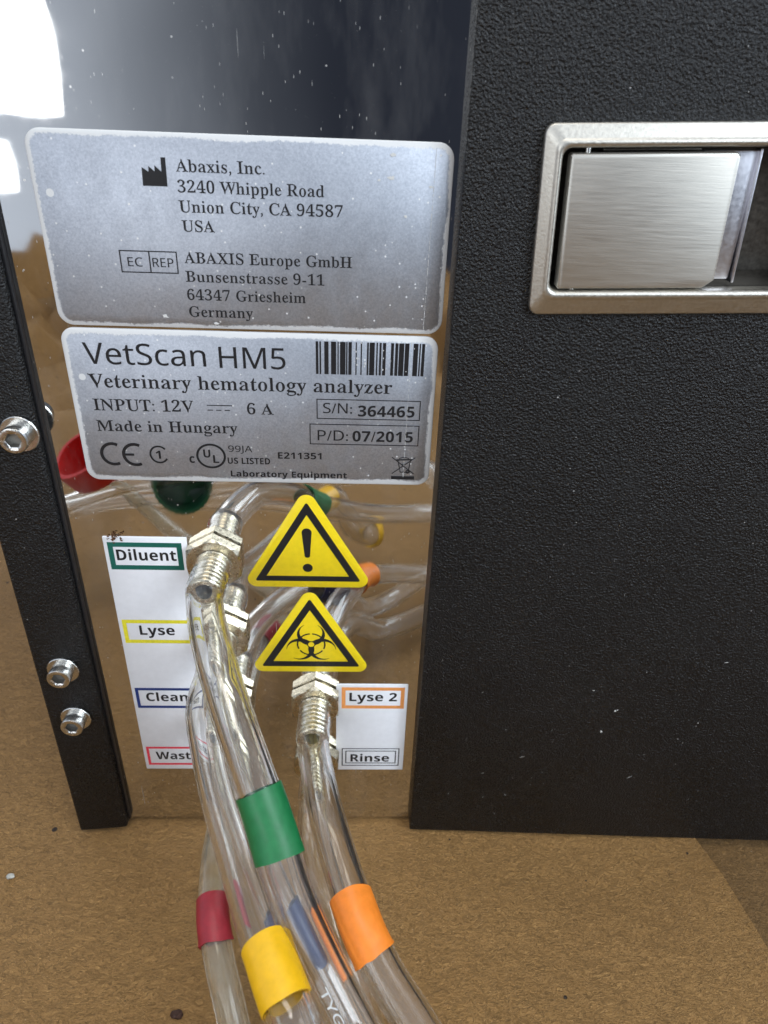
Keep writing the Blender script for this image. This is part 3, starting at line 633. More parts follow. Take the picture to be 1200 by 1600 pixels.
        83: (549, [[361,5,434,42,478,91,501,154,503,213,495,252,459,313,396,359,203,447,167,482,155,514,154,559,165,590,186,615,218,633,261,642,323,642,376,633,458,606,486,684,376,718,262,725,169,703,131,683,100,656,77,623,63,585,59,542,66,481,84,439,105,410,178,357,358,277,389,251,405,221,409,163,396,128,371,100,332,81,281,71,206,72,141,82,50,111,50,23,136,-2,247,-11]]),
        84: (556, [[324,-1,324,634,546,634,546,715,9,715,9,634,232,634,232,-1]]),
        85: (731, [[454,-1,519,23,582,74,622,142,637,195,641,252,641,715,550,715,550,252,534,166,506,120,463,88,403,72,367,69,272,87,228,117,198,161,181,251,181,715,89,715,89,254,98,176,114,127,158,61,225,15,277,-2,362,-11]]),
        86: (600, [[346,-1,601,715,504,715,332,223,300,101,268,222,95,715,-1,715,254,-1]]),
        87: (930, [[293,-1,439,501,462,608,496,468,635,-1,728,-1,918,715,822,715,702,242,678,109,651,244,509,715,414,715,278,248,251,109,227,242,107,715,11,715,200,-1]]),
        89: (566, [[329,-1,329,277,567,715,468,715,283,365,99,715,-1,715,237,273,237,-1]]),
        97: (561, [[286,-4,322,10,398,75,415,-1,481,-1,481,365,474,432,456,476,434,503,405,523,359,540,288,546,227,542,169,527,104,499,131,432,219,465,303,471,337,463,364,447,388,402,393,324,253,318,170,302,108,274,73,240,55,208,47,180,46,118,59,74,76,45,136,2,215,-11],[177,76,148,103,140,131,140,167,163,214,194,236,244,250,392,261,390,185,363,116,308,76,235,62]]),
        98: (615, [[404,-2,445,14,500,59,522,90,543,137,559,215,559,321,540,409,523,446,475,502,435,526,378,544,315,546,252,532,206,503,169,466,174,761,84,761,84,-1,149,-1,167,67,206,32,252,3,339,-11],[265,73,241,83,207,116,180,195,174,267,180,345,207,422,222,440,265,463,324,471,376,462,416,438,444,398,462,342,468,269,462,197,432,117,398,83,377,73,326,65]]),
        99: (480, [[379,-4,439,18,439,98,376,76,316,68,270,70,222,86,202,100,172,141,154,196,147,266,154,339,173,395,204,435,248,459,304,468,351,462,421,443,448,518,385,539,322,547,225,537,177,518,135,490,101,450,75,400,55,303,55,228,65,163,85,108,114,64,151,31,196,7,245,-7,300,-11]]),
        101: (564, [[408,-3,490,24,490,103,423,80,356,68,287,68,234,83,194,114,178,134,156,186,147,250,514,250,513,333,505,385,488,432,463,472,430,504,391,528,344,543,264,546,213,535,167,513,127,481,96,440,64,361,55,298,55,229,74,139,100,89,135,50,202,8,255,-7,313,-11],[168,395,193,432,245,466,291,473,338,466,388,431,408,393,420,322,149,322]]),
        105: (258, [[167,638,177,652,183,681,172,718,153,733,130,739,92,725,82,711,77,681,82,652,92,638,130,624],[174,-1,174,537,84,537,84,-1]]),
        108: (258, [[174,-1,174,761,84,761,84,-1]]),
        109: (935, [[174,-1,174,278,186,375,205,421,238,453,286,469,316,471,355,465,385,450,407,425,420,390,425,-1,514,-1,514,296,526,384,548,426,581,454,658,471,697,465,727,450,748,426,761,390,766,-1,855,-1,854,388,842,443,826,479,810,501,766,531,708,546,652,547,593,533,556,516,497,457,478,489,428,528,379,544,332,547,285,542,241,527,209,507,170,464,157,537,84,537,84,-1]]),
        110: (618, [[174,-1,176,314,196,400,224,439,244,453,297,469,330,471,373,465,406,450,430,425,444,389,449,-1,538,-1,537,388,521,454,507,479,467,518,432,534,380,546,303,544,228,518,170,464,157,537,84,537,84,-1]]),
        111: (605, [[345,-9,413,11,456,36,485,62,509,94,532,141,550,218,552,269,541,366,521,420,492,465,455,501,410,527,360,542,304,547,260,545,192,525,150,501,121,475,97,444,74,397,56,320,54,269,65,171,86,117,115,71,152,36,197,9,246,-6,301,-11],[245,73,201,100,185,119,153,200,148,269,153,338,184,417,201,436,244,462,302,471,360,462,404,436,421,417,452,338,459,269,452,200,421,119,404,100,360,73,303,65]]),
        112: (615, [[174,-241,174,-12,168,67,206,32,253,4,339,-11,404,-2,446,14,501,60,523,91,543,138,559,217,559,322,552,369,523,447,501,478,446,522,378,545,292,544,235,523,170,464,158,537,84,537,84,-241],[265,73,241,84,207,117,180,197,174,269,181,353,210,425,244,454,267,463,324,471,377,462,417,436,432,416,462,337,468,270,458,183,428,116,406,91,378,74,326,64]]),
        113: (615, [[531,-241,531,537,459,537,446,464,395,513,344,539,276,547,203,536,161,515,115,476,76,409,62,355,54,267,61,179,75,126,92,89,140,33,180,9,235,-9,298,-11,361,4,408,34,446,71,441,-241],[238,73,198,98,183,117,153,196,148,265,153,335,182,416,198,436,237,463,288,472,349,463,373,453,408,420,436,339,442,266,435,181,406,109,371,81,348,72,290,64]]),
        114: (413, [[174,-1,175,307,196,380,227,422,282,456,329,465,388,458,399,540,335,547,273,536,221,502,168,439,158,537,84,537,84,-1]]),
        115: (479, [[324,3,377,29,414,67,433,118,429,195,398,242,346,277,181,349,149,372,139,393,138,420,146,440,176,461,207,470,292,469,394,439,424,510,344,538,252,547,156,534,85,494,64,465,52,430,57,356,89,310,143,275,298,207,325,188,344,162,346,126,337,103,305,76,269,66,166,67,51,105,51,23,123,-2,220,-11]]),
        116: (361, [[299,-7,340,5,340,74,280,64,237,67,205,87,190,109,181,158,181,467,336,467,336,537,181,537,181,660,127,660,92,546,15,511,15,467,91,467,91,156,105,70,122,41,157,10,201,-6,249,-11]]),
        117: (618, [[325,-6,373,8,407,28,447,70,460,-1,534,-1,534,537,444,537,442,221,422,135,394,96,373,82,320,66,287,64,245,70,212,85,188,110,174,145,169,537,78,537,78,185,83,123,95,82,109,56,149,18,204,-4,274,-11]]),
        121: (510, [[141,-234,188,-212,225,-177,255,-131,511,537,414,537,259,86,224,200,96,537,0,537,216,-2,181,-89,144,-141,118,-157,88,-165,10,-161,10,-233,84,-241]]),
        32: (278, []),
    },
    'bold': {
        47: (289, [[6,-11,80,-11,276,693,202,693]]),
        48: (580, [[383,3,433,32,473,74,502,128,522,193,538,357,536,424,518,528,477,630,449,665,406,698,334,724,285,728,188,712,137,683,98,641,68,587,48,521,33,357,35,291,52,188,93,86,121,50,163,18,236,-9,285,-13],[264,117,232,136,210,175,192,269,189,357,192,445,210,540,232,579,264,598,285,600,305,598,338,579,360,540,378,445,382,357,378,269,360,174,338,136,305,117,285,115]]),
        49: (580, [[415,-2,415,716,288,717,56,531,132,437,266,550,259,424,260,-2]]),
        50: (580, [[541,-2,541,129,230,130,430,325,476,383,507,442,522,531,512,594,494,631,468,664,415,701,371,718,320,726,202,718,116,683,35,622,120,522,203,576,282,595,311,592,343,575,362,543,366,513,357,461,316,395,37,106,38,-2]]),
        51: (580, [[352,-3,409,16,455,42,504,95,524,137,534,183,528,261,490,323,447,352,358,376,429,403,485,453,512,525,511,585,503,614,484,647,448,682,389,711,314,725,241,726,160,714,93,689,36,654,108,547,189,588,261,599,327,586,346,569,356,548,356,491,342,465,326,451,270,432,146,427,145,413,146,307,290,299,332,286,357,266,371,217,366,181,351,152,307,123,228,113,135,125,36,159,35,27,113,1,244,-13]]),
        52: (580, [[471,-2,471,146,557,146,557,267,471,267,471,716,329,717,14,254,15,146,320,146,320,-2],[294,477,326,539,320,267,153,266]]),
        53: (580, [[343,-2,424,30,482,83,517,153,529,239,524,293,510,339,472,395,417,434,350,455,274,459,212,447,224,584,479,584,479,716,88,716,60,349,122,315,231,331,282,327,321,314,349,293,365,264,371,226,365,185,349,155,322,133,284,120,236,116,179,121,47,161,46,28,135,-3,241,-13]]),
        54: (580, [[369,-4,415,11,468,48,500,83,522,125,539,193,542,238,533,317,512,371,486,407,453,434,405,457,335,467,270,458,221,432,177,383,187,454,220,532,249,562,288,583,369,600,491,592,492,717,482,719,402,725,326,721,267,710,194,679,154,652,107,600,73,540,50,473,35,377,33,261,45,187,67,125,112,61,163,21,222,-3,296,-13],[256,121,218,152,196,198,188,249,197,285,222,318,260,340,296,345,330,340,367,316,386,273,390,236,386,191,363,143,325,119,293,114]]),
        55: (580, [[271,-2,542,618,541,716,25,716,25,585,376,585,108,-2]]),
        57: (580, [[304,2,355,21,417,60,450,94,488,151,526,263,539,409,533,489,516,557,489,613,452,658,408,691,332,720,232,722,156,701,103,664,71,629,40,560,29,474,38,395,65,331,109,283,145,263,198,247,283,249,337,269,394,329,371,216,351,180,304,139,259,121,202,112,80,120,79,-5,178,-13],[241,372,204,396,185,439,181,476,185,522,208,569,246,593,278,598,316,591,353,560,375,514,383,463,374,427,349,394,311,372,275,367]]),
        58: (227, [[109,461,89,458,65,442,49,418,46,398,49,378,65,354,89,338,109,335,129,338,153,354,169,378,172,398,169,418,153,442,129,458],[109,114,89,111,65,95,49,71,46,51,49,31,65,7,89,-9,109,-12,129,-9,153,7,169,31,172,51,169,71,153,95,129,111]]),
        65: (698, [[165,-2,217,168,473,168,525,-2,692,-2,439,719,250,719,-2,-2],[345,603,437,299,255,299]]),
        67: (645, [[483,-4,578,25,577,156,428,121,358,121,327,129,278,158,259,180,232,238,224,273,217,355,224,437,246,504,282,554,331,585,393,595,456,586,554,548,560,560,605,675,500,713,414,726,351,725,275,710,209,680,154,636,94,548,69,477,57,398,56,313,67,233,89,162,123,102,168,53,226,16,297,-6,379,-13]]),
        68: (748, [[292,-3,428,12,485,30,537,56,582,89,619,130,648,178,668,233,681,295,683,409,656,525,619,588,570,638,510,677,399,711,314,717,88,716,88,-2],[243,588,359,585,423,567,471,532,489,508,514,444,522,360,513,276,487,211,444,165,384,137,243,127]]),
        69: (568, [[503,-2,503,127,243,127,243,307,485,307,486,422,485,435,471,436,243,435,243,588,503,588,503,716,88,716,88,-2]]),
        71: (732, [[528,-2,646,29,646,403,359,403,359,273,494,273,493,128,375,120,312,138,280,162,254,193,224,277,217,355,226,436,255,503,299,553,358,584,430,595,517,584,595,557,646,681,586,704,521,719,431,727,340,720,227,682,166,639,118,585,83,519,62,443,55,358,58,289,83,183,110,123,149,75,223,21,284,0,390,-13]]),
        72: (773, [[243,-2,243,306,522,306,522,-2,677,-2,677,716,522,716,522,436,243,436,243,716,88,716,88,-2]]),
        73: (397, [[359,-2,359,88,273,128,273,586,359,626,359,716,30,716,30,626,116,586,116,128,30,88,30,-2]]),
        74: (339, [[90,-204,154,-176,203,-126,234,-52,244,46,243,716,88,716,83,-8,64,-53,35,-74,-11,-80,-77,-71,-77,-200,15,-213]]),
        76: (573, [[533,-2,533,127,243,127,243,716,88,716,88,-2]]),
        77: (951, [[227,-2,228,363,219,559,386,11,390,-2,404,-3,533,-2,717,557,709,367,710,-2,855,-2,855,716,645,716,468,169,298,716,88,716,88,-2]]),
        78: (821, [[227,-2,228,377,219,539,529,-3,725,-2,725,716,585,716,584,356,591,180,282,717,88,716,88,-2]]),
        80: (636, [[243,-2,243,252,346,252,446,272,495,299,548,352,569,396,582,442,583,531,567,590,545,631,493,678,448,698,371,715,88,716,88,-2],[243,588,353,583,385,571,408,551,422,523,426,465,414,430,391,406,357,390,243,380]]),
        82: (668, [[243,-2,243,272,321,271,490,-3,663,-1,453,311,505,340,550,385,574,429,585,481,583,541,561,611,515,663,484,683,436,700,354,715,88,716,88,-2],[243,588,339,584,379,573,406,557,422,531,427,496,422,462,407,435,381,416,343,404,243,399]]),
        83: (559, [[340,-4,414,24,476,78,503,127,511,161,513,220,506,260,473,323,399,383,238,468,217,488,206,512,213,559,237,583,260,592,339,591,460,553,511,675,445,702,362,722,253,725,187,710,145,692,93,649,75,622,54,558,57,467,92,397,157,340,335,243,354,219,360,191,352,157,338,139,315,126,281,119,174,130,44,176,43,31,120,3,248,-13]]),
        84: (587, [[367,-2,367,586,561,586,561,716,18,716,18,586,212,586,212,-2]]),
        85: (764, [[472,-3,542,22,609,73,653,142,669,195,674,252,673,716,518,716,517,278,512,219,496,175,470,144,431,126,379,120,329,126,289,143,262,171,245,216,239,277,238,716,83,716,82,254,92,176,109,127,157,60,228,13,281,-3,375,-13]]),
        86: (658, [[409,-2,652,716,495,716,359,290,325,135,294,278,155,716,-2,716,240,-2]]),
        87: (975, [[356,-2,456,385,483,539,510,385,611,-2,787,-2,969,716,816,716,720,304,692,140,666,299,557,716,410,716,305,315,275,140,250,293,151,716,-2,716,180,-2]]),
        89: (632, [[389,-2,390,277,627,716,459,717,312,423,166,717,-3,716,234,272,235,-2]]),
        97: (612, [[283,-6,319,7,365,40,394,72,423,-2,531,-2,530,402,515,455,494,490,472,512,416,543,344,558,256,558,169,541,90,509,141,404,234,437,296,444,347,432,364,416,375,394,379,342,239,337,161,322,101,294,79,275,49,226,41,196,41,129,53,81,70,50,131,3,211,-13],[225,111,205,130,199,177,215,213,237,231,273,243,379,251,377,189,358,142,318,112,267,102]]),
        98: (641, [[437,-4,479,13,532,60,554,92,573,140,589,220,589,327,570,417,554,455,509,512,471,538,418,556,359,558,300,544,257,514,223,477,230,558,229,762,76,762,76,-2,194,-3,219,58,297,1,378,-13],[294,121,253,155,234,218,230,275,235,344,255,399,294,428,334,434,382,420,406,395,429,333,433,276,429,218,406,155,383,129,336,114]]),
        99: (522, [[395,-3,469,30,468,160,380,122,292,116,257,128,230,152,205,213,200,271,205,330,218,375,241,407,272,427,313,433,361,427,441,402,486,520,443,538,375,555,252,554,197,540,149,515,108,480,76,434,47,345,45,215,63,134,85,86,109,55,172,12,221,-4,300,-13]]),
        101: (599, [[433,-3,520,28,519,146,444,119,392,108,332,104,287,110,251,126,223,154,206,191,198,234,550,234,548,354,527,432,508,465,455,517,387,549,347,556,273,558,217,547,167,527,124,496,89,454,54,373,43,306,43,232,65,138,94,88,132,48,205,7,262,-8,325,-13],[216,393,235,420,273,443,304,447,341,442,380,416,395,388,406,337,201,337]]),
        105: (313, [[190,617,221,635,233,657,237,687,233,717,221,739,190,757,153,763,115,757,85,739,73,717,69,687,73,657,85,635,115,617,153,611],[229,-2,229,548,76,548,76,-2]]),
        108: (313, [[229,-2,229,762,76,762,76,-2]]),
        109: (990, [[229,-2,230,257,238,346,253,389,277,418,336,434,365,429,386,416,402,393,412,361,416,-2,569,-2,570,274,579,355,595,393,619,419,676,434,705,429,726,416,742,393,752,361,756,-2,909,-2,908,396,896,452,879,489,862,511,815,542,719,559,672,554,626,540,593,520,556,478,547,478,513,520,482,539,445,552,379,559,332,554,287,540,255,520,214,478,194,548,76,548,76,-2]]),
        110: (665, [[229,-2,230,257,239,346,255,389,281,418,345,434,377,429,401,416,417,393,427,361,431,-2,584,-2,583,396,566,463,531,511,499,533,454,551,368,558,309,547,273,531,214,478,194,548,76,548,76,-2]]),
        111: (627, [[356,-10,428,10,474,35,505,62,531,94,555,143,574,222,577,274,565,374,543,429,511,475,471,511,424,538,370,554,311,559,263,556,190,536,145,512,114,485,88,453,64,405,45,326,42,274,54,174,76,118,108,72,148,35,196,8,249,-8,308,-13],[268,119,226,153,204,216,200,274,204,332,226,394,268,427,309,433,351,427,393,394,415,332,419,274,415,216,393,153,351,119,310,113]]),
        112: (641, [[229,-242,230,-5,221,58,269,18,315,-5,355,-12,414,-10,458,4,506,34,553,93,573,141,589,221,589,327,582,375,554,455,533,486,481,533,418,556,338,555,284,535,222,477,201,548,76,548,76,-242],[294,121,253,155,234,218,230,275,235,344,255,399,294,428,334,434,370,428,397,409,417,378,429,333,433,276,429,218,409,155,371,121,336,114]]),
        113: (641, [[557,-242,557,548,427,548,413,477,381,515,337,544,277,558,218,556,164,538,126,512,79,454,63,417,44,326,44,219,51,171,75,101,100,60,142,20,182,-1,251,-13,316,-4,364,21,409,69,403,6,404,-242],[267,116,238,135,217,167,204,212,200,270,204,328,226,391,265,425,302,432,347,425,389,391,409,328,413,271,408,201,388,145,347,116,304,110]]),
        114: (462, [[229,-2,230,278,238,332,260,369,306,401,363,413,425,411,436,553,383,559,321,548,268,516,215,456,193,548,76,548,76,-2]]),
        115: (505, [[310,-6,376,16,424,52,452,101,462,162,459,199,450,230,430,261,375,303,219,376,196,405,205,431,259,443,317,436,410,403,456,514,377,544,261,559,157,545,102,521,81,503,60,475,44,433,48,354,74,303,138,256,287,183,305,165,309,146,306,132,292,114,231,102,142,115,44,147,43,21,127,-5,226,-13]]),
        116: (442, [[343,-5,404,13,404,128,337,114,287,114,257,133,246,171,245,432,398,432,398,548,245,548,245,664,146,665,103,549,20,498,21,432,92,432,92,144,99,97,114,60,141,26,176,3,265,-13]]),
        117: (665, [[319,-8,367,6,401,25,443,68,463,-2,581,-2,581,548,428,548,427,289,418,200,402,157,376,128,312,112,280,117,256,130,240,153,230,186,226,548,73,548,72,190,78,126,91,83,106,57,149,18,203,-5,269,-13]]),
        121: (577, [[170,-236,224,-215,272,-181,311,-133,341,-71,572,548,407,548,302,231,287,145,275,222,165,548,-3,548,214,4,193,-52,154,-99,111,-116,31,-113,31,-233,110,-243]]),
        32: (286, []),
    },
}
CAPH = {'serif': 683.0, 'sans': 715.0, 'bold': 715.0}


def glyph_run(s, font):
    """outlines of a line of lettering, baseline at 0, and its width (thousandths)"""
    x, out = 0.0, []
    lo, hi = 1e9, -1e9
    for ch in s:
        adv, lps = GLYPHS[font][ord(ch)]
        for lp in lps:
            q = [(lp[i] + x, lp[i + 1]) for i in range(0, len(lp), 2)]
            lo = min(lo, min(p[0] for p in q)); hi = max(hi, max(p[0] for p in q))
            out.append(q)
        x += adv
    return out, lo, hi


def solid_groups(loops):
    """each anticlockwise outline with the clockwise holes that lie in it"""
    def area(q): return sum(a[0] * b[1] - b[0] * a[1] for a, b in zip(q, q[1:] + q[:1]))
    def holds(q, p):
        c = False
        for a, b in zip(q, q[1:] + q[:1]):
            if (a[1] > p[1]) != (b[1] > p[1]) and p[0] < a[0] + (p[1] - a[1]) * (b[0] - a[0]) / (b[1] - a[1]): c = not c
        return c
    G = [[q] for q in loops if area(q) > 0]
    for q in loops:
        if area(q) <= 0:
            parents = [g for g in G if holds(g[0], q[0])]
            if parents: min(parents, key=lambda g: area(g[0])).append(q)
    return G


def lettering(bm, s, font, x0, x1, z, cap, y):
    out, lo, hi = glyph_run(s, font)
    sx = (x1 - x0) / (hi - lo); sz = cap / CAPH[font]
    for g in solid_groups(out):
        poly_fill(bm, [[((p[0] - lo) * sx + x0, p[1] * sz + z) for p in q] for q in g], lambda a, b: (a, y, b))

# ------------------------------------------------------------------ the surface it stands on
def ground(name, x0, x1, y0, y1, nx, ny, zf, material, kind=None):
    bm = nb()
    g = [[bm.verts.new((x0 + (x1 - x0) * i / nx, y0 + (y1 - y0) * j / ny, 0)) for i in range(nx + 1)] for j in range(ny + 1)]
    for r in g:
        for v in r: v.co.z = zf(v.co.x, v.co.y)
    for j in range(ny):
        for i in range(nx):
            bm.faces.new((g[j][i], g[j][i + 1], g[j + 1][i + 1], g[j + 1][i]))
    o = part(name, bm, material, None, smooth=True)
    if kind: o['kind'] = kind
    return o


ground('tabletop', -900, 900, -490, 900, 40, 40, lambda x, y: -138.3, M['paper2'], 'structure')


def sheet_right(y):              # the cut edge of the upper sheet of paper
    return 73.3 - (y + 5) * .16 + .35 * math.sin(y * .06)


def build_kraft():
    bm = nb()
    ys = [-420 + 10 * k for k in range(0, 36)] + [-66 + 2.2 * k for k in range(0, 40)] + [26 + 12 * k for k in range(0, 32)]
    ys = sorted(y for y in set(ys))
    us = [.705 * k / 44 for k in range(45)] + [.72 + .28 * k / 60 for k in range(61)]
    rows, low = [], []
    for y in ys:
        xr = sheet_right(y)
        row, rl = [], []
        for u in us:
            x = -700 + (xr + 700) * u
            d = xr - x
            z = -136.05
            if y < 0:                                            # soft waves in front of the machine, the edge a little lifted
                k = min(1, -y / 14)
                z += k * (.55 * math.exp(-((d - 7) / 6) ** 2) * (1 + .5 * math.sin(y * .22)) * 1.3 + .40 * math.sin(x * .11 + y * .07) * math.exp(-d / 60)
                          + .75 * math.exp(-((y + 22 + .25 * (x - 40)) / 7) ** 2) * math.exp(-((x - 45) / 28) ** 2))
                z += 2.4 * k * math.exp(-d / 5.0)
            if y < -170:                                         # unseen rumples near the front edge, added to mottle the steel's reflection
                q = min(1, (-170 - y) / 120)
                z += q * 75 * abs(mnoise.noise(Vector((x * .021, y * .026, 1.7)))) + q * 20 * abs(mnoise.noise(Vector((x * .07, y * .08, 4.1))))
            row.append(bm.verts.new((x, y, z)))
            rl.append(bm.verts.new((x, y, z - .55)))
        rows.append(row); low.append(rl)
    for j in range(len(ys) - 1):
        for i in range(len(us) - 1):
            bm.faces.new((rows[j][i], rows[j][i + 1], rows[j + 1][i + 1], rows[j + 1][i]))
        bm.faces.new((low[j][-1], low[j + 1][-1], rows[j + 1][-1], rows[j][-1]))
    o = part('kraft_paper', bm, M['paper'], None, smooth=True, autosmooth=50)
    setp(o, 'speckled brown kraft paper sheet lying under the machine with a straight cut edge', 'paper')


build_kraft()

# ------------------------------------------------------------------ the machine
HM = thing('laboratory_analyzer', 'black blood analyzer with polished steel rear plate, silver type labels and hose fittings', 'analyzer', (-20, 0, -136))

bm = nb(); box(bm, -46.6, 13.6, 0, 1.0, -135.0, 58, 0)
plate_o = part('steel_plate', bm, M['steel'], HM, 'scratched mirror-like steel plate carrying the labels and hose fittings')

# the side cover: the narrow black flange on the left, wrapped round the machine's side
bm = nb()
def skew_side(x, y, z):
    return (x, y - (.9 * (-46.4 - x) / 9.4 if y < 5 else 0), z)
box(bm, -55.8, -46.4, -2.4, 150, -135.2, 58, .55, 4, skew_side)
part('side_cover', bm, M['coat'], HM, 'narrow black flange held by three socket screws', smooth=True, autosmooth=40)
bm = nb(); box(bm, -46.38, -46.0, -1.1, -.02, -134.2, 58, .12, 2)
part('gasket', bm, M['ink'], HM, smooth=True, autosmooth=40)

YAW = .038
def cov(x, d, z):                # a point on the rear cover: d units proud of its face
    return (x + d * YAW * 0, -3 - YAW * (x - 12.7) - d, z)

# the rear cover with the latch opening
LC = (22.3, -14.0); LA = math.radians(2.4)
def lat(a, b, d):                # latch coordinates: a to the right, b up from the middle of its left edge
    x = LC[0] + a * math.cos(LA) - b * math.sin(LA)
    z = LC[1] + a * math.sin(LA) + b * math.cos(LA)
    return cov(x, d, z)

def build_cover():
    bm = nb()
    X1, Z0, Z1 = 122.0, -135.2, 58.0
    hole = rrect(1.6, 39.4, -9.6, 9.6, 1.4, 6)
    hv = [lat(a, b, 0) for a, b in hole]
    x0, e = 12.7, .28
    # the face, as a filled outline with the latch opening cut out
    loops = [[(x0 + e, Z0 + e), (X1 - e, Z0 + e), (X1 - e, Z1 - e), (x0 + e, Z1 - e)], [(p[0], p[2]) for p in hv]]
    poly_fill(bm, loops, lambda a, b: cov(a, 0, b))
    # rounded edge back to the sides
    def ring(ins, d):
        return [cov(x0 + ins, d, Z0 + ins), cov(X1 - ins, d, Z0 + ins), cov(X1 - ins, d, Z1 - ins), cov(x0 + ins, d, Z1 - ins)]
    rs = [ring(e, 0)] + [ring(e * (1 - math.sin(t)), -e * (1 - math.cos(t))) for t in (math.pi * k / 10 for k in range(1, 6))]
    back = [(q[0], 150, q[2]) for q in rs[-1]]
    loft(bm, rs + [back], cap1=True)
    # the walls of the opening
    rows = [[lat(a, b, 0) for a, b in hole], [lat(a, b, -8) for a, b in hole]]
    loft(bm, rows)
    bmesh.ops.remove_doubles(bm, verts=bm.verts, dist=1e-4)
    bmesh.ops.recalc_face_normals(bm, faces=bm.faces)
    return bm


bm = build_cover()
# pale paint flecks and scuffs on the cover's lower half, in the same mesh
face_count = len(bm.faces)
rf = random.Random(5)
for (x, z, s) in [(49.2, -98.5, .34), (47.2, -104.0, .38), (44.2, -93.6, .2), (45.3, -71.9, .12), (65.1, -101.1, .16), (29.4, -104.5, .13),
                  (52.8, -88.8, .12), (27.0, -124.0, .12), (31.5, -123.0, .16), (20.0, -123.3, .14), (60, -94, .1), (38, -116, .1), (70, -120, .12),
                  (24, -95, .1), (35, -83, .08), (57, -110, .1), (63, -79, .08), (80, -105, .12), (75, -90, .1)]:
    for k in range(rf.choice((1, 2, 3))):
        px, pz = x + rf.uniform(-s, s), z + rf.uniform(-s, s)
        n = 7; r = s * rf.uniform(.35, .7)
        lp = [(px + r * rf.uniform(.5, 1.2) * math.cos(2 * math.pi * i / n), pz + r * rf.uniform(.5, 1.2) * math.sin(2 * math.pi * i / n)) for i in range(n)]
        b = [bm.verts.new(Vector(cov(q[0], .03, q[1]))) for q in lp]
        t = bm.verts.new(Vector(cov(px, .12, pz)))
        for i in range(n): bm.faces.new((b[i], b[(i + 1) % n], t))
for (x, z, a, ln) in [(18, -98.5, 1.5, .9), (33, -112, .4, 1.0), (22, -108, 1.3, 1.1), (55, -117, .7, 1.2), (36, -118, 1.2, .7), (66, -86, .2, .8), (26, -117, .5, .6), (16, -88, 1.4, .7)]:
    p = [(x + t * ln * math.cos(a), z + t * ln * math.sin(a)) for t in (0, .5, 1)]
    w = [.02, .07, .02]
    for i in range(2):
        quad(bm, *[cov(q[0], .035, q[1]) for q in ((p[i][0], p[i][1] - w[i]), (p[i + 1][0], p[i + 1][1] - w[i + 1]), (p[i + 1][0], p[i + 1][1] + w[i + 1]), (p[i][0], p[i][1] + w[i]))])
bm.faces.ensure_lookup_table()
for f in bm.faces[face_count:]: f.material_index = 1
part('rear_cover', bm, [M['coat'], M['paint']], HM, 'large black pebble-textured cover with a paddle latch', smooth=True, autosmooth=35)

# ------------------------------------------------------------------ paddle latch
LT = thing('paddle_latch', None, None, lat(20, 0, 0), HM)
LT['label'] = 'brushed steel paddle latch set in a rounded frame on the black cover'
L1 = 41.0                        # the latch runs on beyond the picture's edge
def lring(ins, d, r, n=8):
    return [lat(a, b, d) for a, b in rrect(ins * .88, L1 - ins, -11.6 + ins * 1.18, 11 - ins, r, n)]

bm = nb()
prof = [(0, 0.02, 1.3), (0, .62, 1.3), (.18, .82, 1.2), (1.55, .86, 1.1), (1.75, 1.08, 1.1), (2.0, 1.26, 1.2), (2.25, 1.28, 1.2), (2.5, 1.10, 1.2), (2.66, .7, 1.15),
        (2.72, .1, 1.1), (2.74, -1.0, 1.1)]
loft(bm, [lring(*p) for p in prof])
part('latch_frame', bm, M['latch_frame'], LT, smooth=True, autosmooth=60)
bm = nb()
loft(bm, [lring(2.78, -.9, 1.05), lring(2.78, -6.0, 1.05), lring(3.4, -7.2, .8)], cap1=True)
part('recess_pan', bm, M['recess'], LT, smooth=True, autosmooth=50)

def lbox(bm, a0, a1, b0, b1, d0, d1, bev, f=None):
    box(bm, a0, a1, d0, d1, b0, b1, bev, 3, (lambda a, d, b: lat(*(f(a, b, d) if f else (a, b, d)))))

def paddle_shape(a, b, d):
    if a > 20:                   # the right end: lower corner clipped a little
        if b < -5: a -= (.8 if b < -7.0 else .0)
    return (a, b, d)
bm = nb()
# face plate as a lofted rounded outline with clipped lower right corner
ol = [(23.6, 7.35), (23.2, 7.75), (3.55, 7.75), (3.3, 7.5), (3.3, -7.95), (3.55, -8.2), (22.2, -8.2), (23.6, -7.2)]
def sh(k, d): 
    ca, cb = 13.6, -.2
    return [lat(a - math.copysign(k, a - ca), b - math.copysign(k, b - cb), d) for a, b in ol]
loft(bm, [sh(.0, -.6), sh(.0, .75), sh(.12, .98), sh(.38, 1.1)], cap1=True, cap0=True)
part('paddle', bm, M['latch'], LT, smooth=True, autosmooth=35)
bm = nb(); lbox(bm, 20.0, 26.4, -7.6, 7.9, -2.2, -1.2, .25, lambda a, b, d: (a + (0.6 if (a > 24 and b > 0) else 0), b, d))
part('catch_plate', bm, M['bright'], LT, smooth=True, autosmooth=40)
bm = nb(); lbox(bm, 26.6, 26.95, -7.9, 8.0, -2.6, -.7, .12)
part('catch_lip', bm, M['bright'], LT, smooth=True, autosmooth=40)
for bz0, bz1 in ((7.5, 8.45), (-8.45, -7.9)):
    bm = nb()
    loft(bm, [[lat(5.5 + .38 * math.cos(t), z, -.1 + .38 * math.sin(t)) for t in (2 * math.pi * i / 14 for i in range(14))] for z in (bz0, bz1)], cap0=True, cap1=True)
    bmesh.ops.recalc_face_normals(bm, faces=bm.faces)
    part('hinge_pin', bm, M['screw'], LT, smooth=True, autosmooth=40)
bm = nb(); lbox(bm, 7.6, 19.5, 7.85, 8.15, -1.6, -.9, .1)
part('spring_bar', bm, M['recess'], LT, smooth=True, autosmooth=40)

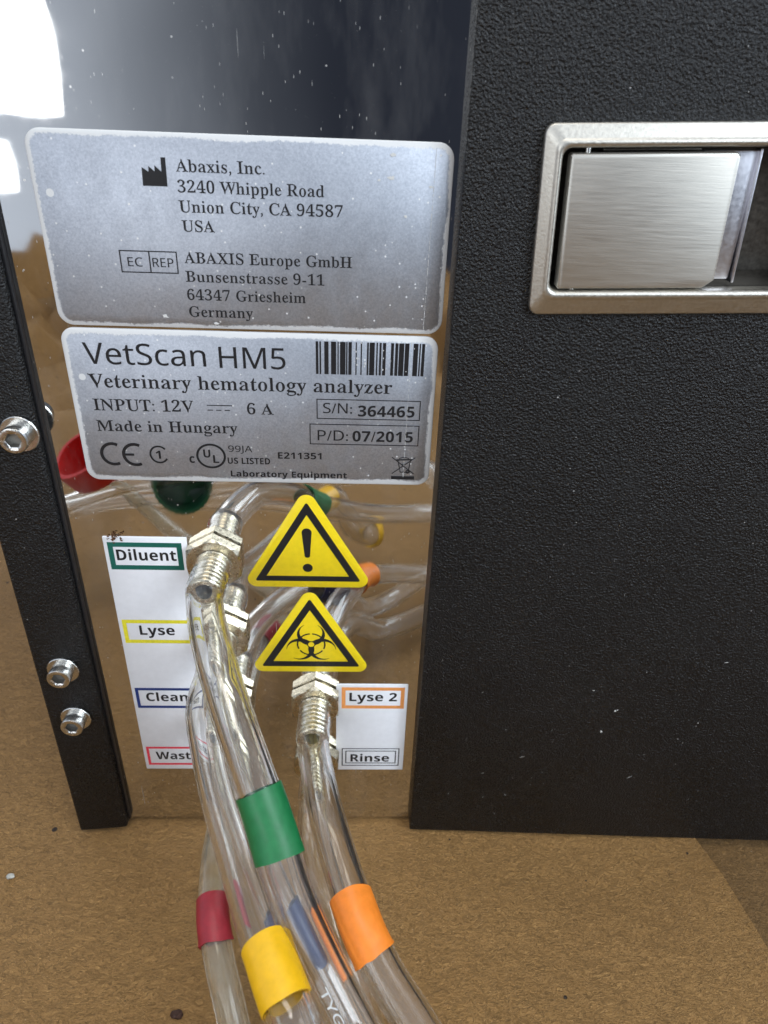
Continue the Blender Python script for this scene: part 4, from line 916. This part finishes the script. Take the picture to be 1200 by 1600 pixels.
# ------------------------------------------------------------------ socket screws on the flange
def make_screw(x, z, yy, label):
    s = thing('socket_screw', None, None, (x, yy, z), HM); s['label'] = label
    bm = nb()
    loft(bm, [circ(x, yy, z, 1.3), circ(x, yy, z, 2.72), circ(x, yy - .34, z, 2.78), circ(x, yy - .46, z, 2.66), circ(x, yy - .48, z, 1.3)])
    part('washer', bm, M['screw'], s, smooth=True, autosmooth=40)
    bm = nb()
    n = 36
    def hexring(y, r):
        o = []
        for i in range(n):
            a = 2 * math.pi * i / n
            k = math.cos(math.pi / 6) / math.cos((a % (math.pi / 3)) - math.pi / 6)
            o.append((x + r * k * math.cos(a), y, z + r * k * math.sin(a)))
        return o
    y1 = yy - 2.75
    rings = [circ(x, yy - .49, z, 1.95, n), circ(x, y1 + .25, z, 2.0, n), circ(x, y1 + .06, z, 1.92, n), circ(x, y1, z, 1.74, n), circ(x, y1 + .02, z, 1.28, n),
             hexring(y1 + .2, 1.16), hexring(y1 + 1.3, 1.12)]
    loft(bm, rings, cap1=True, mats=[0, 0, 0, 0, 0, 1])
    bm.faces.ensure_lookup_table(); bm.faces[-1].material_index = 1
    part('screw_head', bm, [M['screw'], M['socket']], s, smooth=True, autosmooth=40)


def side_y(x): return -2.4 - .9 * (-46.4 - x) / 9.4
make_screw(-48.7, -45.2, side_y(-48.7), 'topmost socket screw on the black flange, level with the lower silver label')
make_screw(-51.0, -90.7, side_y(-51.0), 'middle socket screw on the black flange, upper of the close pair')
make_screw(-50.9, -102.6, side_y(-50.9), 'lowest socket screw on the black flange')

# ------------------------------------------------------------------ silver labels
INK = -.28                       # printing floats a hair proud of the foil
def foil_label(name, x0, x1, z0, z1, r, edge, label):
    hx, hz = (x1 - x0) / 2, (z1 - z0) / 2
    bm = nb(); plate(bm, rrect(x0, x1, z0, z1, r, 10), -.02, -.25, .09)
    c = ((x0 + x1) / 2, -.13, (z0 + z1) / 2)
    o = part(name, bm, make_foil(hx, hz, r, edge), HM, label, smooth=True, origin=c, autosmooth=60)
    return o


ML = foil_label('maker_label', -40.95, 11.75, -29.75, -5.70, 2.0, .58, 'upper silver label printed with the maker and European addresses')
bm = nb()
for s, x0, x1, z, cap in [('Abaxis, Inc.', -22.93, -11.94, -10.02, 1.42), ('3240 Whipple Road', -22.96, -4.5, -12.42, 1.42), ('Union City, CA 94587', -23.05, -2.13, -14.75, 1.42),
                          ('USA', -22.92, -18.7, -17.08, 1.38), ('ABAXIS Europe GmbH', -23.03, -.86, -21.05, 1.42), ('Bunsenstrasse 9-11', -23.1, -4.58, -23.46, 1.42),
                          ('64347 Griesheim', -23.13, -7.12, -25.88, 1.42), ('Germany', -23.1, -14.41, -28.16, 1.42)]:
    lettering(bm, s, 'serif', x0, x1, z, cap, INK)
part('address_lettering', bm, M['ink'], ML)
bm = nb()
frame_print(bm, -31.47, -23.95, -22.48, -19.62, .15, INK)
rect_print(bm, -27.67, -27.51, -22.33, -19.77, INK)
lettering(bm, 'EC', 'sans', -30.5, -28.55, -21.66, 1.15, INK); lettering(bm, 'REP', 'sans', -27.25, -24.5, -21.66, 1.15, INK)
part('representative_mark', bm, M['ink'], ML)
bm = nb()
poly_fill(bm, [[(-27.24, -11.78), (-24.2, -11.78), (-24.12, -8.46), (-24.69, -8.48), (-24.76, -10.1), (-25.55, -9.4), (-25.6, -10.1), (-26.28, -9.5), (-26.37, -10.15), (-27.15, -9.65)]], lambda a, b: (a, INK, b))
part('factory_symbol', bm, M['ink'], ML)
# a scratch along the right side and a bare chip near the bottom edge
bm = nb()
rs_ = random.Random(3)
zz = -6.3
while zz > -29:
    l_ = rs_.uniform(.25, 1.1)
    x_ = 9.45 + (zz + 6) * .012
    ribbon(bm, [(x_, zz), (x_ + .01, zz - l_)], rs_.uniform(.03, .075), INK - .003)
    zz -= l_ + rs_.uniform(.05, .35)
for (cx, cz, s) in [(-26.4, -28.2, .5), (4.1, -7.3, .42), (4.0, -9.9, .5), (2.4, -10.2, .25), (6.0, -14.4, .3), (9.0, -10.8, .25), (-19.5, -29.0, .35)]:
    n = 11
    lp = [(cx + s * rs_.uniform(.5, 1.3) * math.cos(2 * math.pi * i / n), cz + .55 * s * rs_.uniform(.5, 1.3) * math.sin(2 * math.pi * i / n)) for i in range(n)]
    poly_fill(bm, [lp], lambda a, b: (a, INK - .004, b))
part('scratch', bm, M['white_ink'], ML)

TL = foil_label('type_label', -41.2, 11.5, -53.85, -30.15, 1.9, .75, 'lower silver label with the model, serial number box and barcode')
bm = nb()
lettering(bm, 'VetScan', 'sans', -38.45, -21.45, -35.25, 3.1, INK); lettering(bm, 'HM5', 'sans', -19.57, -10.2, -35.4, 3.1, INK)
part('model_lettering', bm, M['ink'], TL)
bm = nb()
lettering(bm, 'Veterinary hematology analyzer', 'serif', -38.5, 5.2, -38.75, 2.05, INK)
lettering(bm, 'INPUT: 12V', 'serif', -38.4, -23.87, -42.3, 1.8, INK); lettering(bm, '6 A', 'serif', -16.1, -12.2, -42.43, 1.7, INK)
lettering(bm, 'Made in Hungary', 'serif', -38.44, -17.71, -45.6, 1.75, INK)
rect_print(bm, -21.9, -18.23, -41.22, -41.08, INK)
for k in range(3): rect_print(bm, -21.88 + 1.25 * k, -21.1 + 1.25 * k, -41.97, -41.84, INK)
part('specification_lettering', bm, M['ink'], TL)
bm = nb()
for a, b in [(-5.87, -5.51), (-5.34, -5.12), (-4.66, -4.06), (-3.7, -2.98), (-2.79, -2.62), (-2.43, -1.66), (-1.56, -1.37), (-1.23, -.77), (-.21, -.05), (.51, .68), (1.4, 1.64),
             (1.76, 2.48), (2.73, 2.92), (3.16, 3.45), (3.64, 4.08), (4.8, 5.21), (5.41, 5.82), (5.94, 6.66), (6.78, 7.39), (7.99, 8.67), (8.84, 9.03), (9.2, 9.62)]:
    rect_print(bm, a, b, -35.95, -31.15, INK)
part('barcode', bm, M['ink'], TL)
bm = nb()
frame_print(bm, -5.86, 9.52, -42.92, -39.75, .14, INK); frame_print(bm, -6.95, 9.54, -47.12, -43.72, .14, INK)
lettering(bm, 'S/N:', 'sans', -4.92, -.61, -41.98, 1.6, INK); lettering(bm, '364465', 'bold', .26, 8.68, -42.4, 1.72, INK)
lettering(bm, 'P/D:', 'sans', -5.76, -1.16, -46.43, 1.68, INK); lettering(bm, '07/2015', 'bold', -.51, 8.65, -46.5, 1.72, INK)
part('serial_number_box', bm, M['ink'], TL)
bm = nb()
ribbon(bm, arc(-36.72, -49.4, 1.72, 1.72, 62, 298, 30), .48, INK)                 # CE
ribbon(bm, arc(-33.45, -49.45, 1.72, 1.72, 62, 298, 30), .48, INK)
rect_print(bm, -34.95, -33.6, -49.64, -49.26, INK - .004)
ribbon(bm, arc(-29.85, -49.35, 1.3, 1.36, 40, 330, 30), .28, INK)                 # C with a 1 inside
lettering(bm, '1', 'bold', -30.35, -29.6, -50.05, 1.35, INK)
lettering(bm, 'c', 'bold', -25.35, -24.55, -50.65, 1.45, INK)
ribbon(bm, arc(-22.02, -49.45, 2.08, 1.93, 0, 360, 40)[:-1], .34, INK, True)      # UL in a circle
lettering(bm, 'U', 'bold', -23.15, -22.1, -49.7, 1.35, INK); lettering(bm, 'L', 'bold', -21.75, -20.85, -50.6, 1.35, INK)
lettering(bm, '99JA', 'sans', -19.33, -15.71, -48.66, 1.05, INK)
lettering(bm, 'US LISTED', 'bold', -19.56, -13.09, -50.68, 1.05, INK)
lettering(bm, 'E211351', 'bold', -11.86, -5.2, -49.65, 1.08, INK)
lettering(bm, 'Laboratory Equipment', 'bold', -19.24, -1.28, -52.88, 1.02, INK)
part('certification_marks', bm, M['ink'], TL)
bm = nb()
ribbon(bm, [(5.62, -49.05), (9.1, -51.88)], .13, INK); ribbon(bm, [(9.21, -49.06), (5.68, -51.89)], .13, INK - .004)
ribbon(bm, [(6.55, -49.5), (6.98, -51.6), (8.2, -51.6), (8.5, -49.5)], .13, INK - .008)
ribbon(bm, [(6.3, -49.5), (8.75, -49.4)], .2, INK - .012)
ribbon(bm, arc(7.5, -49.3, .75, .22, 0, 180, 10), .12, INK - .016)
ribbon(bm, arc(8.15, -51.5, .26, .26, 0, 360, 12)[:-1], .16, INK - .02, True)
rect_print(bm, 7.2, 7.75, -50.35, -50.15, INK - .024)
rect_print(bm, 5.6, 9.2, -52.88, -52.31, INK)
part('bin_symbol', bm, M['ink'], TL)
bm = nb()
zz = -31.0
while zz > -52:
    l_ = rs_.uniform(.2, 1.0); x_ = 7.7 + (zz + 31) * .012
    ribbon(bm, [(x_, zz), (x_ + .02, zz - l_)], rs_.uniform(.03, .09), INK - .03)
    zz -= l_ + rs_.uniform(.1, .6)
for k in range(46):              # ink rubbed off the barcode and the worn edge beside it
    x_, z_ = (rs_.uniform(-.8, 8.5), rs_.uniform(-35.8, -31.2))
    if not (-.6 < x_ < 1.4 or 3 < x_ < 5.0 or 6.8 < x_ < 8.4): continue
    s = rs_.uniform(.05, .13)
    poly_fill(bm, [[(x_ + s * rs_.uniform(.5, 1.2) * math.cos(t), z_ + 1.6 * s * rs_.uniform(.5, 1.2) * math.sin(t)) for t in (k2 * math.pi / 4 for k2 in range(8))]], lambda a, b: (a, INK - .034, b))
part('scratch', bm, M['white_ink'], TL)

# ------------------------------------------------------------------ white hose labels
SI = -.18
def hose_label(x0, x1, z0, z1, label):
    bm = nb(); plate(bm, rrect(x0, x1, z0, z1, .15, 3), -.02, -.15, .05)
    return part('hose_label', bm, M['sticker'], HM, label, smooth=True, autosmooth=60)


HL = hose_label(-40.92, -27.35, -119.75, -64.40, 'tall white hose label reading Diluent, Lyse, Clean and Waste')
for s, mt, zt, zb, x0, x1, zl, w in [('Diluent', 'p_green', -65.45, -70.85, -39.08, -29.36, -68.98, .85), ('Lyse', 'p_yellow', -81.55, -86.81, -37.5, -31.4, -84.92, .72),
                                     ('Clean', 'p_blue', -97.68, -102.82, -38.45, -30.75, -101.02, .58), ('Waste', 'p_red', -113.39, -118.57, -38.6, -30.2, -116.93, .5)]:
    bm = nb(); frame_print(bm, -40.3, -28.28, zb, zt, w, SI, w * 1.05)
    part('coloured_border', bm, M[mt], HL)
    bm = nb(); lettering(bm, s, 'bold', x0, x1, zl, 2.1, SI)
    part('lettering', bm, M['ink'], HL)
bm = nb()
rr = random.Random(9)
for k in range(26):
    x_ = -39.6 + rr.gauss(0, .9) + .6; z_ = -64.6 + rr.gauss(0, .65) + (x_ + 39) * .35
    s = rr.uniform(.08, .28)
    lp = [(x_ + s * rr.uniform(.4, 1.5) * math.cos(t), z_ + s * rr.uniform(.4, 1.3) * math.sin(t)) for t in (k2 * math.pi / 4 for k2 in range(8))]
    poly_fill(bm, [lp], lambda a, b, kk=k: (a, SI - .01 - .004 * kk, b))
part('dirt_smear', bm, M['rust'], HL)
HR = hose_label(-2.92, 10.62, -119.95, -96.50, 'short white hose label reading Lyse 2 and Rinse')
bm = nb(); frame_print(bm, -1.88, 10.02, -102.68, -97.21, .72, SI, .8); part('coloured_border', bm, M['p_orange'], HR)
bm = nb(); lettering(bm, 'Lyse 2', 'bold', -.42, 8.62, -100.75, 2.15, SI)
frame_print(bm, -1.8, 9.73, -118.73, -113.68, .2, SI); frame_print(bm, -1.07, 9.08, -118.02, -114.37, .2, SI)
lettering(bm, 'Rinse', 'bold', -.04, 7.73, -117.5, 2.1, SI)
part('lettering', bm, M['ink'], HR)

# ------------------------------------------------------------------ warning triangles
def tri_outline(P, r, n=8):
    """triangle with its three corners rounded to radius r"""
    out = []
    c = sum((Vector(p) for p in P), Vector((0, 0))) / 3
    for i in range(3):
        a, b, d = Vector(P[i - 1]), Vector(P[i]), Vector(P[(i + 1) % 3])
        u1, u2 = (a - b).normalized(), (d - b).normalized()
        half = math.acos(max(-1, min(1, u1.dot(u2)))) / 2
        ctr = b + (u1 + u2).normalized() * (r / math.sin(half))
        s = b + u1 * (r / math.tan(half)); e = b + u2 * (r / math.tan(half))
        a0 = math.atan2(s.y - ctr.y, s.x - ctr.x); a1 = math.atan2(e.y - ctr.y, e.x - ctr.x)
        while a1 < a0: a1 += 2 * math.pi
        if a1 - a0 > math.pi: a1 -= 2 * math.pi
        for k in range(n + 1):
            t = a0 + (a1 - a0) * k / n
            out.append((ctr.x + r * math.cos(t), ctr.y + r * math.sin(t)))
    return out


def equil(cx, zt, side):          # corners anticlockwise seen from the camera, apex first
    h = side * math.sqrt(3) / 2
    return [(cx, zt), (cx - side / 2, zt - h), (cx + side / 2, zt - h)]


def warning(cx, zt, side, r, bt, bs, it, is_, label):
    bm = nb(); plate(bm, tri_outline(equil(cx, zt, side), r), -.02, -.09, .04)
    o = part('warning_sticker', bm, M['yellow_vinyl'], HM, label, smooth=True, autosmooth=60)
    bm = nb()
    poly_fill(bm, [tri_outline(equil(cx, bt, bs), .25, 4), equil(cx, it, is_)], lambda a, b: (a, -.115, b))
    part('black_border', bm, M['ink'], o)
    return o


W1 = warning(-7.72, -54.55, 22.6, 1.55, -57.35, 17.9, -59.75, 13.9, 'upper yellow warning triangle with an exclamation mark')
bm = nb()
lp = arc(-7.78, -63.1, .82, .82, 0, 180, 10) + arc(-7.74, -67.65, .45, .4, 180, 360, 8)
poly_fill(bm, [lp, arc(-7.72, -70.1, .84, .84, 0, 360, 24)[:-1]], lambda a, b: (a, -.115, b))
part('exclamation_mark', bm, M['ink'], W1)
W2 = warning(-7.55, -73.85, 22.6, 1.5, -76.6, 17.9, -79.1, 13.6, 'lower yellow warning triangle with the biohazard symbol')
bm = nb()
bx, bz = -7.42, -86.85
def crescent(cx, cz, R, ri, off, ang, y):
    """ring open towards `ang` whose line swells on the far side: outer circle minus a shifted inner circle"""
    ins = (cx + off * math.cos(ang), cz + off * math.sin(ang))
    pts, ws = [], []
    for k in range(41):
        t = ang + math.radians(28) + math.radians(304) * k / 40
        e = Vector((cx + R * math.cos(t), cz + R * math.sin(t)))
        d = (e - Vector(ins))
        w = max(.03, d.length - ri)
        pts.append((e.x - math.cos(t) * w / 2, e.y - math.sin(t) * w / 2)); ws.append(w)
    ribbon(bm, pts, ws, y)
for k, a in enumerate((90, 210, 330)):
    t = math.radians(a)
    crescent(bx + 2.25 * math.cos(t), bz + 2.25 * math.sin(t), 2.5, 2.02, .5, t, -.115 - .004 * k)
ribbon(bm, arc(bx, bz, 2.45, 2.45, 95, 205, 16), .28, -.13); ribbon(bm, arc(bx, bz, 2.45, 2.45, 215, 325, 16), .28, -.13); ribbon(bm, arc(bx, bz, 2.45, 2.45, -25, 85, 16), .28, -.13)
part('biohazard_symbol', bm, M['ink'], W2)
bm = nb(); poly_fill(bm, [arc(bx, bz, .55, .55, 0, 360, 20)[:-1]], lambda a, b: (a, -.14, b))
part('symbol_centre', bm, M['yellow_vinyl'], W2)

# ------------------------------------------------------------------ hose fittings
def make_fitting(cx, cz, rot, label):
    t = thing('hose_fitting', None, None, (cx, 0, cz), HM); t['label'] = label
    bm = nb()
    n = 48
    def hx(y, R, mn=9e9):
        o = []
        for i in range(n):
            a = 2 * math.pi * i / n
            b = (a - rot) % (math.pi / 3)
            r = min(R * math.cos(math.pi / 6) / math.cos(b - math.pi / 6), mn)
            o.append((cx + r * math.cos(a), y, cz + r * math.sin(a)))
        return o
    rings = [hx(-.28, 4.7), hx(-.42, 5.0), hx(-1.95, 5.0), hx(-2.15, 5.0, 4.72), hx(-2.45, 5.0, 4.42), circ(cx, -2.5, cz, 4.2, n), circ(cx, -2.5, cz, 2.2, n)]
    loft(bm, rings, cap0=True)
    part('hex_nut', bm, M['nickel'], t, smooth=True, autosmooth=25)
    bm = nb()
    rg = [circ(cx, -.02, cz, 3.9), circ(cx, -.3, cz, 3.9), circ(cx, -.3, cz, 2.55), circ(cx, -2.2, cz, 2.55), circ(cx, -2.9, cz, 2.6)]
    y = -2.9
    for k in range(7):
        rg += [circ(cx, y - .12, cz, 2.28), circ(cx, y - .55, cz, 2.36), circ(cx, y - .9, cz, 2.50), circ(cx, y - .98, cz, 2.46)]
        y -= 1.0
    rg += [circ(cx, y - .25, cz, 2.1), circ(cx, y - .3, cz, 1.25), circ(cx, y + 3, cz, 1.2)]
    loft(bm, rg, cap1=True, mats=[0] * (len(rg) - 2) + [1])
    bm.faces.ensure_lookup_table(); bm.faces[-1].material_index = 1
    part('ridged_stem', bm, [M['nickel'], M['bore']], t, smooth=True, autosmooth=30)


FX, GX = -22.9, -6.8
ZF = [-68.25, -84.3, -100.3, -116.3]
V6 = math.pi / 2
make_fitting(FX, ZF[0], V6, 'nickel hose fitting beside the word Diluent')
make_fitting(FX, ZF[1], V6, 'nickel hose fitting beside the word Lyse')
make_fitting(FX, ZF[2], V6, 'nickel hose fitting beside the word Clean')
make_fitting(FX, ZF[3], V6 + .1, 'nickel hose fitting beside the word Waste')
make_fitting(GX, ZF[2], V6, 'nickel hose fitting beside the words Lyse 2')
make_fitting(GX, ZF[3], V6 - .08, 'nickel hose fitting beside the word Rinse')

# ------------------------------------------------------------------ hoses
def spline(P, step=.7):
    P = [Vector(p) for p in P]
    Q = [P[0] * 2 - P[1]] + P + [P[-1] * 2 - P[-2]]
    out = []
    for i in range(1, len(Q) - 2):
        p0, p1, p2, p3 = Q[i - 1:i + 3]
        k = max(2, int((p2 - p1).length / step))
        t0, t1 = 0.0, (p1 - p0).length ** .5
        t2 = t1 + (p2 - p1).length ** .5; t3 = t2 + (p3 - p2).length ** .5
        for j in range(k):
            t = t1 + (t2 - t1) * j / k
            A1 = p0 * ((t1 - t) / (t1 - t0)) + p1 * ((t - t0) / (t1 - t0))
            A2 = p1 * ((t2 - t) / (t2 - t1)) + p2 * ((t - t1) / (t2 - t1))
            A3 = p2 * ((t3 - t) / (t3 - t2)) + p3 * ((t - t2) / (t3 - t2))
            B1 = A1 * ((t2 - t) / (t2 - t0)) + A2 * ((t - t0) / (t2 - t0))
            B2 = A2 * ((t3 - t) / (t3 - t1)) + A3 * ((t - t1) / (t3 - t1))
            out.append(B1 * ((t2 - t) / (t2 - t1)) + B2 * ((t - t1) / (t2 - t1)))
    out.append(P[-1])
    return out


def frames(path):
    T = [(path[min(i + 1, len(path) - 1)] - path[max(i - 1, 0)]).normalized() for i in range(len(path))]
    N = T[0].cross(Vector((1, 0, 0))).normalized()
    out = []
    for t in T:
        N = (N - t * N.dot(t)).normalized()
        out.append((t, N, t.cross(N)))
    return out


def tube_ring(c, fr, r, n):
    return [c + fr[1] * (r * math.cos(2 * math.pi * i / n)) + fr[2] * (r * math.sin(2 * math.pi * i / n)) for i in range(n)]


def arc_len(path):
    s = [0.0]
    for a, b in zip(path, path[1:]): s.append(s[-1] + (b - a).length)
    return s


def nearest(path, p):
    return min(range(len(path)), key=lambda i: (path[i] - Vector(p)).length)


def hose(label, pts, ro, ri, material, stem=True, n=32):
    path = spline(pts); fr = frames(path); s = arc_len(path)
    bm = nb()
    ou, inn = [], []
    for i, c in enumerate(path):
        g = max(0.0, 1 - max(0, s[i] - 7.2) / 1.6) if stem else 0.0
        g = g * g * (3 - 2 * g)
        rip = .05 * math.sin(2 * math.pi * s[i] / 1.0) * g
        a = ro + (3.02 - ro) * g + rip
        b = ri + (2.56 - ri) * g + rip
        ou.append(tube_ring(c, fr[i], a, n)); inn.append(tube_ring(c, fr[i], b, n))
    loft(bm, list(reversed(inn)) + ou + [list(reversed(inn))[0]])
    bmesh.ops.remove_doubles(bm, verts=bm.verts, dist=1e-5)
    bmesh.ops.recalc_face_normals(bm, faces=bm.faces)
    o = part('hose', bm, material, None, smooth=True, autosmooth=60, origin=pts[0])
    setp(o, label, 'hose', 'hoses plugged into the steel plate')
    return o, path, fr, s


def sleeve(h, at, length, r, material, wob=.15, sd=1, rough_end=.0):
    """a short coloured band pushed over the hose"""
    o, path, fr, s = h
    k = nearest(path, at)
    i0 = max(0, min(range(len(s)), key=lambda i: abs(s[i] - (s[k] - length / 2)))); i1 = min(range(len(s)), key=lambda i: abs(s[i] - (s[k] + length / 2)))
    rn = random.Random(sd); n = 72
    ph = [rn.uniform(0, 6.28) for _ in range(4)]
    def endw(a): return wob * (math.sin(a + ph[0]) + .5 * math.sin(2 * a + ph[1]) + .25 * math.sin(5 * a + ph[2]))
    bm = nb()
    idx = list(range(i0, i1 + 1))
    outer, inner = [], []
    for j, i in enumerate(idx):
        ra, rb = [], []
        u = j / (len(idx) - 1)
        for q in range(n):
            a = 2 * math.pi * q / n
            sh_ = fr[i][0] * (endw(a) * (1 - u) * .6 + (endw(a + 1.3) + rough_end * math.sin(7 * a) * max(0, math.sin(a))) * u)
            lap = ((a + .25 * u + sd) % (2 * math.pi)) / (2 * math.pi)
            rr_ = r + .11 * max(0.0, 1 - lap * 3.2) + .04 * math.sin(a * 3 + ph[1] + u * 5) * math.sin(u * 3.1) + .05 * math.sin(a * 2 + ph[3] + u * 2) + (.10 if u > .96 and rough_end else 0)
            d = fr[i][1] * math.cos(a) + fr[i][2] * math.sin(a)
            ra.append(path[i] + sh_ + d * rr_); rb.append(path[i] + sh_ + d * (r - .22))
        outer.append(ra); inner.append(rb)
    loft(bm, list(reversed(inner)) + outer + [inner[-1]])
    bmesh.ops.remove_doubles(bm, verts=bm.verts, dist=1e-5)
    bmesh.ops.recalc_face_normals(bm, faces=bm.faces)
    return part('colour_sleeve', bm, material, o, smooth=True, autosmooth=50)


def end_cap(h, r, hgt, material):
    """the bottle cap a hose ends in"""
    o, path, fr, s = h
    c, f = path[-1], fr[-1]
    bm = nb(); n = 60
    def rg(d, rad, rib=0.0):
        return [c + f[0] * d + (f[1] * math.cos(2 * math.pi * i / n) + f[2] * math.sin(2 * math.pi * i / n)) * (rad - (rib if i % 2 else 0)) for i in range(n)]
    loft(bm, [rg(-1.5, 3.2), rg(-.2, 3.4), rg(0, r * .92), rg(.7, r, .25), rg(hgt, r, .25), rg(hgt, r * .86), rg(1.2, r * .86)], cap0=True, cap1=True)
    bmesh.ops.recalc_face_normals(bm, faces=bm.faces)
    return part('bottle_cap', bm, material, o, smooth=True, autosmooth=40)


def start(cx, cz): return [(cx, -2.75, cz), (cx, -6, cz), (cx, -9.8, cz)]


h1 = hose('clear hose with the green sleeve, on the fitting beside the word Diluent',
          start(FX, ZF[0]) + [(-21.8, -15, -68.3), (-19.2, -23, -69.2), (-16.1, -30, -72.4), (-12.9, -36, -76.6), (-10.1, -41, -81.1), (-7.0, -47.5, -85.9), (-3.3, -53, -89.9), (.7, -58, -94),
                              (8, -67, -100), (17, -78, -106), (34, -95, -114), (60, -130, -124), (60, -190, -132), (0, -220, -132), (-60, -190, -131), (-72, -140, -120), (-56, -104, -106), (-52, -92, -103)],
          2.8, 2.05, M['tube'])
sleeve(h1, (-10.1, -41, -81.1), 9.2, 3.12, M['t_green'], .12, 1)
end_cap(h1, 8.5, 9, M['cap_green'])
h2 = hose('clear hose with the yellow sleeve, on the fitting beside the word Lyse',
          start(FX, ZF[1]) + [(-23.0, -18, -84.6), (-20.9, -25, -86.6), (-18.3, -32, -87.8), (-15.3, -39, -88.4), (-11.9, -47, -88.6), (-8.3, -55, -88.7), (-5.5, -60.5, -90),
                              (0, -68, -105), (6, -80, -114), (2, -96, -120), (-20, -106, -120), (-60, -104, -118), (-110, -92, -116), (-180, -60, -128)],
          2.8, 2.05, M['tube'])
sleeve(h2, (-8.5, -54.8, -88.2), 7.6, 3.02, M['t_yellow'], .12, 2)
sleeve(h2, (5.6, -79, -113.5), 8.5, 3.1, M['t_yellow'], .14, 12)
h3 = hose('clear hose with the blue sleeve, on the fitting beside the word Clean',
          start(FX, ZF[2]) + [(-21.5, -18, -99.6), (-17.0, -27, -99.2), (-11.6, -35.5, -101.3), (-6.2, -41, -105.6), (-1.2, -46, -112.6), (4, -54, -121), (14, -66, -124), (30, -80, -112), (20, -95, -100), (-20, -92, -98), (-60, -84, -100), (-95, -84, -112), (-112, -110, -128), (-112, -160, -132)],
          2.7, 1.9, M['tube'])
sleeve(h3, (-6.2, -41, -105.6), 8.5, 3.0, M['t_blue'], .14, 3)
h4 = hose('thin cloudy hose with the dark red sleeve, on the fitting beside the word Waste',
          start(FX, ZF[3]) + [(-23.2, -18, -115.3), (-22.6, -26, -114.2), (-21.1, -34.6, -113.8), (-19.3, -40, -116), (-16.7, -46, -120.2), (-14, -54, -127), (-18, -68, -132), (-45, -88, -128), (-66, -92, -112), (-73, -86, -98)],
          2.3, 1.5, M['tube_milky'])
sleeve(h4, (-21.1, -34.6, -113.8), 6.6, 2.62, M['t_red'], .22, 4, .10)
end_cap(h4, 8.5, 9, M['cap_red'])
h5 = hose('clear hose with the orange sleeve, on the fitting beside the words Lyse 2',
          start(GX, ZF[2]) + [(-5.9, -16, -99.6), (-3.4, -27, -99.4), (-.6, -35.5, -100.8), (1.9, -42, -102.0), (5.0, -47, -104.6), (9.3, -52, -107.7), (16, -60, -113), (26, -74, -122), (50, -92, -132), (110, -110, -133)],
          2.8, 2.05, M['tube'])
sleeve(h5, (1.9, -42, -102.0), 9.0, 3.12, M['t_orange'], .16, 5, .16)
h6 = hose('clear printed hose passing behind the orange sleeved hose, on the fitting beside Rinse',
          start(GX, ZF[3]) + [(-6.7, -16, -115.2), (-5.6, -24, -112.6), (-3.4, -32, -111.6), (-.3, -40, -114.6), (2.9, -46.5, -120.8), (8, -54, -128), (28, -66, -127), (44, -84, -112), (30, -99, -104), (-10, -101, -106), (-50, -93, -108), (-90, -96, -116), (-122, -120, -130), (-140, -170, -132)],
          2.8, 2.05, M['tube'])


def hose_print(h, s_txt, at, length, size, r):
    """lettering wrapped on the hose's wall, reading along it"""
    o, path, fr, s = h
    k = nearest(path, at)
    out, lo, hi = glyph_run(s_txt, 'sans')
    up = Vector((-.35, -.55, .75))
    ang = math.atan2(up.dot(fr[k][2]), up.dot(fr[k][1]))
    bm = nb()
    def fn(a, b):
        d = s[k] + a * length
        i = max(0, min(len(s) - 2, next((j for j in range(len(s) - 1) if s[j + 1] >= d), len(s) - 2)))
        u = (d - s[i]) / (s[i + 1] - s[i])
        c = path[i].lerp(path[i + 1], u)
        q = ang - b * size / r
        return c + (fr[i][1] * math.cos(q) + fr[i][2] * math.sin(q)) * r
    for grp in solid_groups(out):
        poly_fill(bm, [[((p[0] - lo) / (hi - lo), p[1] / CAPH['bold'] - .5) for p in g] for g in grp], fn)
    part('hose_lettering', bm, M['white_ink'], o)


hose_print(h1, 'TYG', (-2.0, -54.7, -91.2), 4.3, 1.0, 2.82)

# ------------------------------------------------------------------ crumbs on the paper
def crumb(name, x, y, s, material, label, sd):
    rn = random.Random(sd); bm = nb()
    bmesh.ops.create_icosphere(bm, subdivisions=2, radius=1)
    for v in bm.verts:
        k = rn.uniform(.75, 1.2)
        v.co = Vector((x + v.co.x * s * 1.1 * k, y + v.co.y * s * .8 * k, -136.02 + s * .38 + v.co.z * s * .5 * k))
    o = part(name, bm, material, None)
    setp(o, label, 'crumb', 'crumbs on the paper')


crumb('grey_crumb', -66.3, -12.7, .75, M['chip'], 'pale grey crumb lying alone on the brown paper left of the flange', 1)
crumb('brown_crumb', -28.6, -37.6, 1.0, M['dark_chip'], 'dark brown crumb on the brown paper left of the red sleeve', 2)
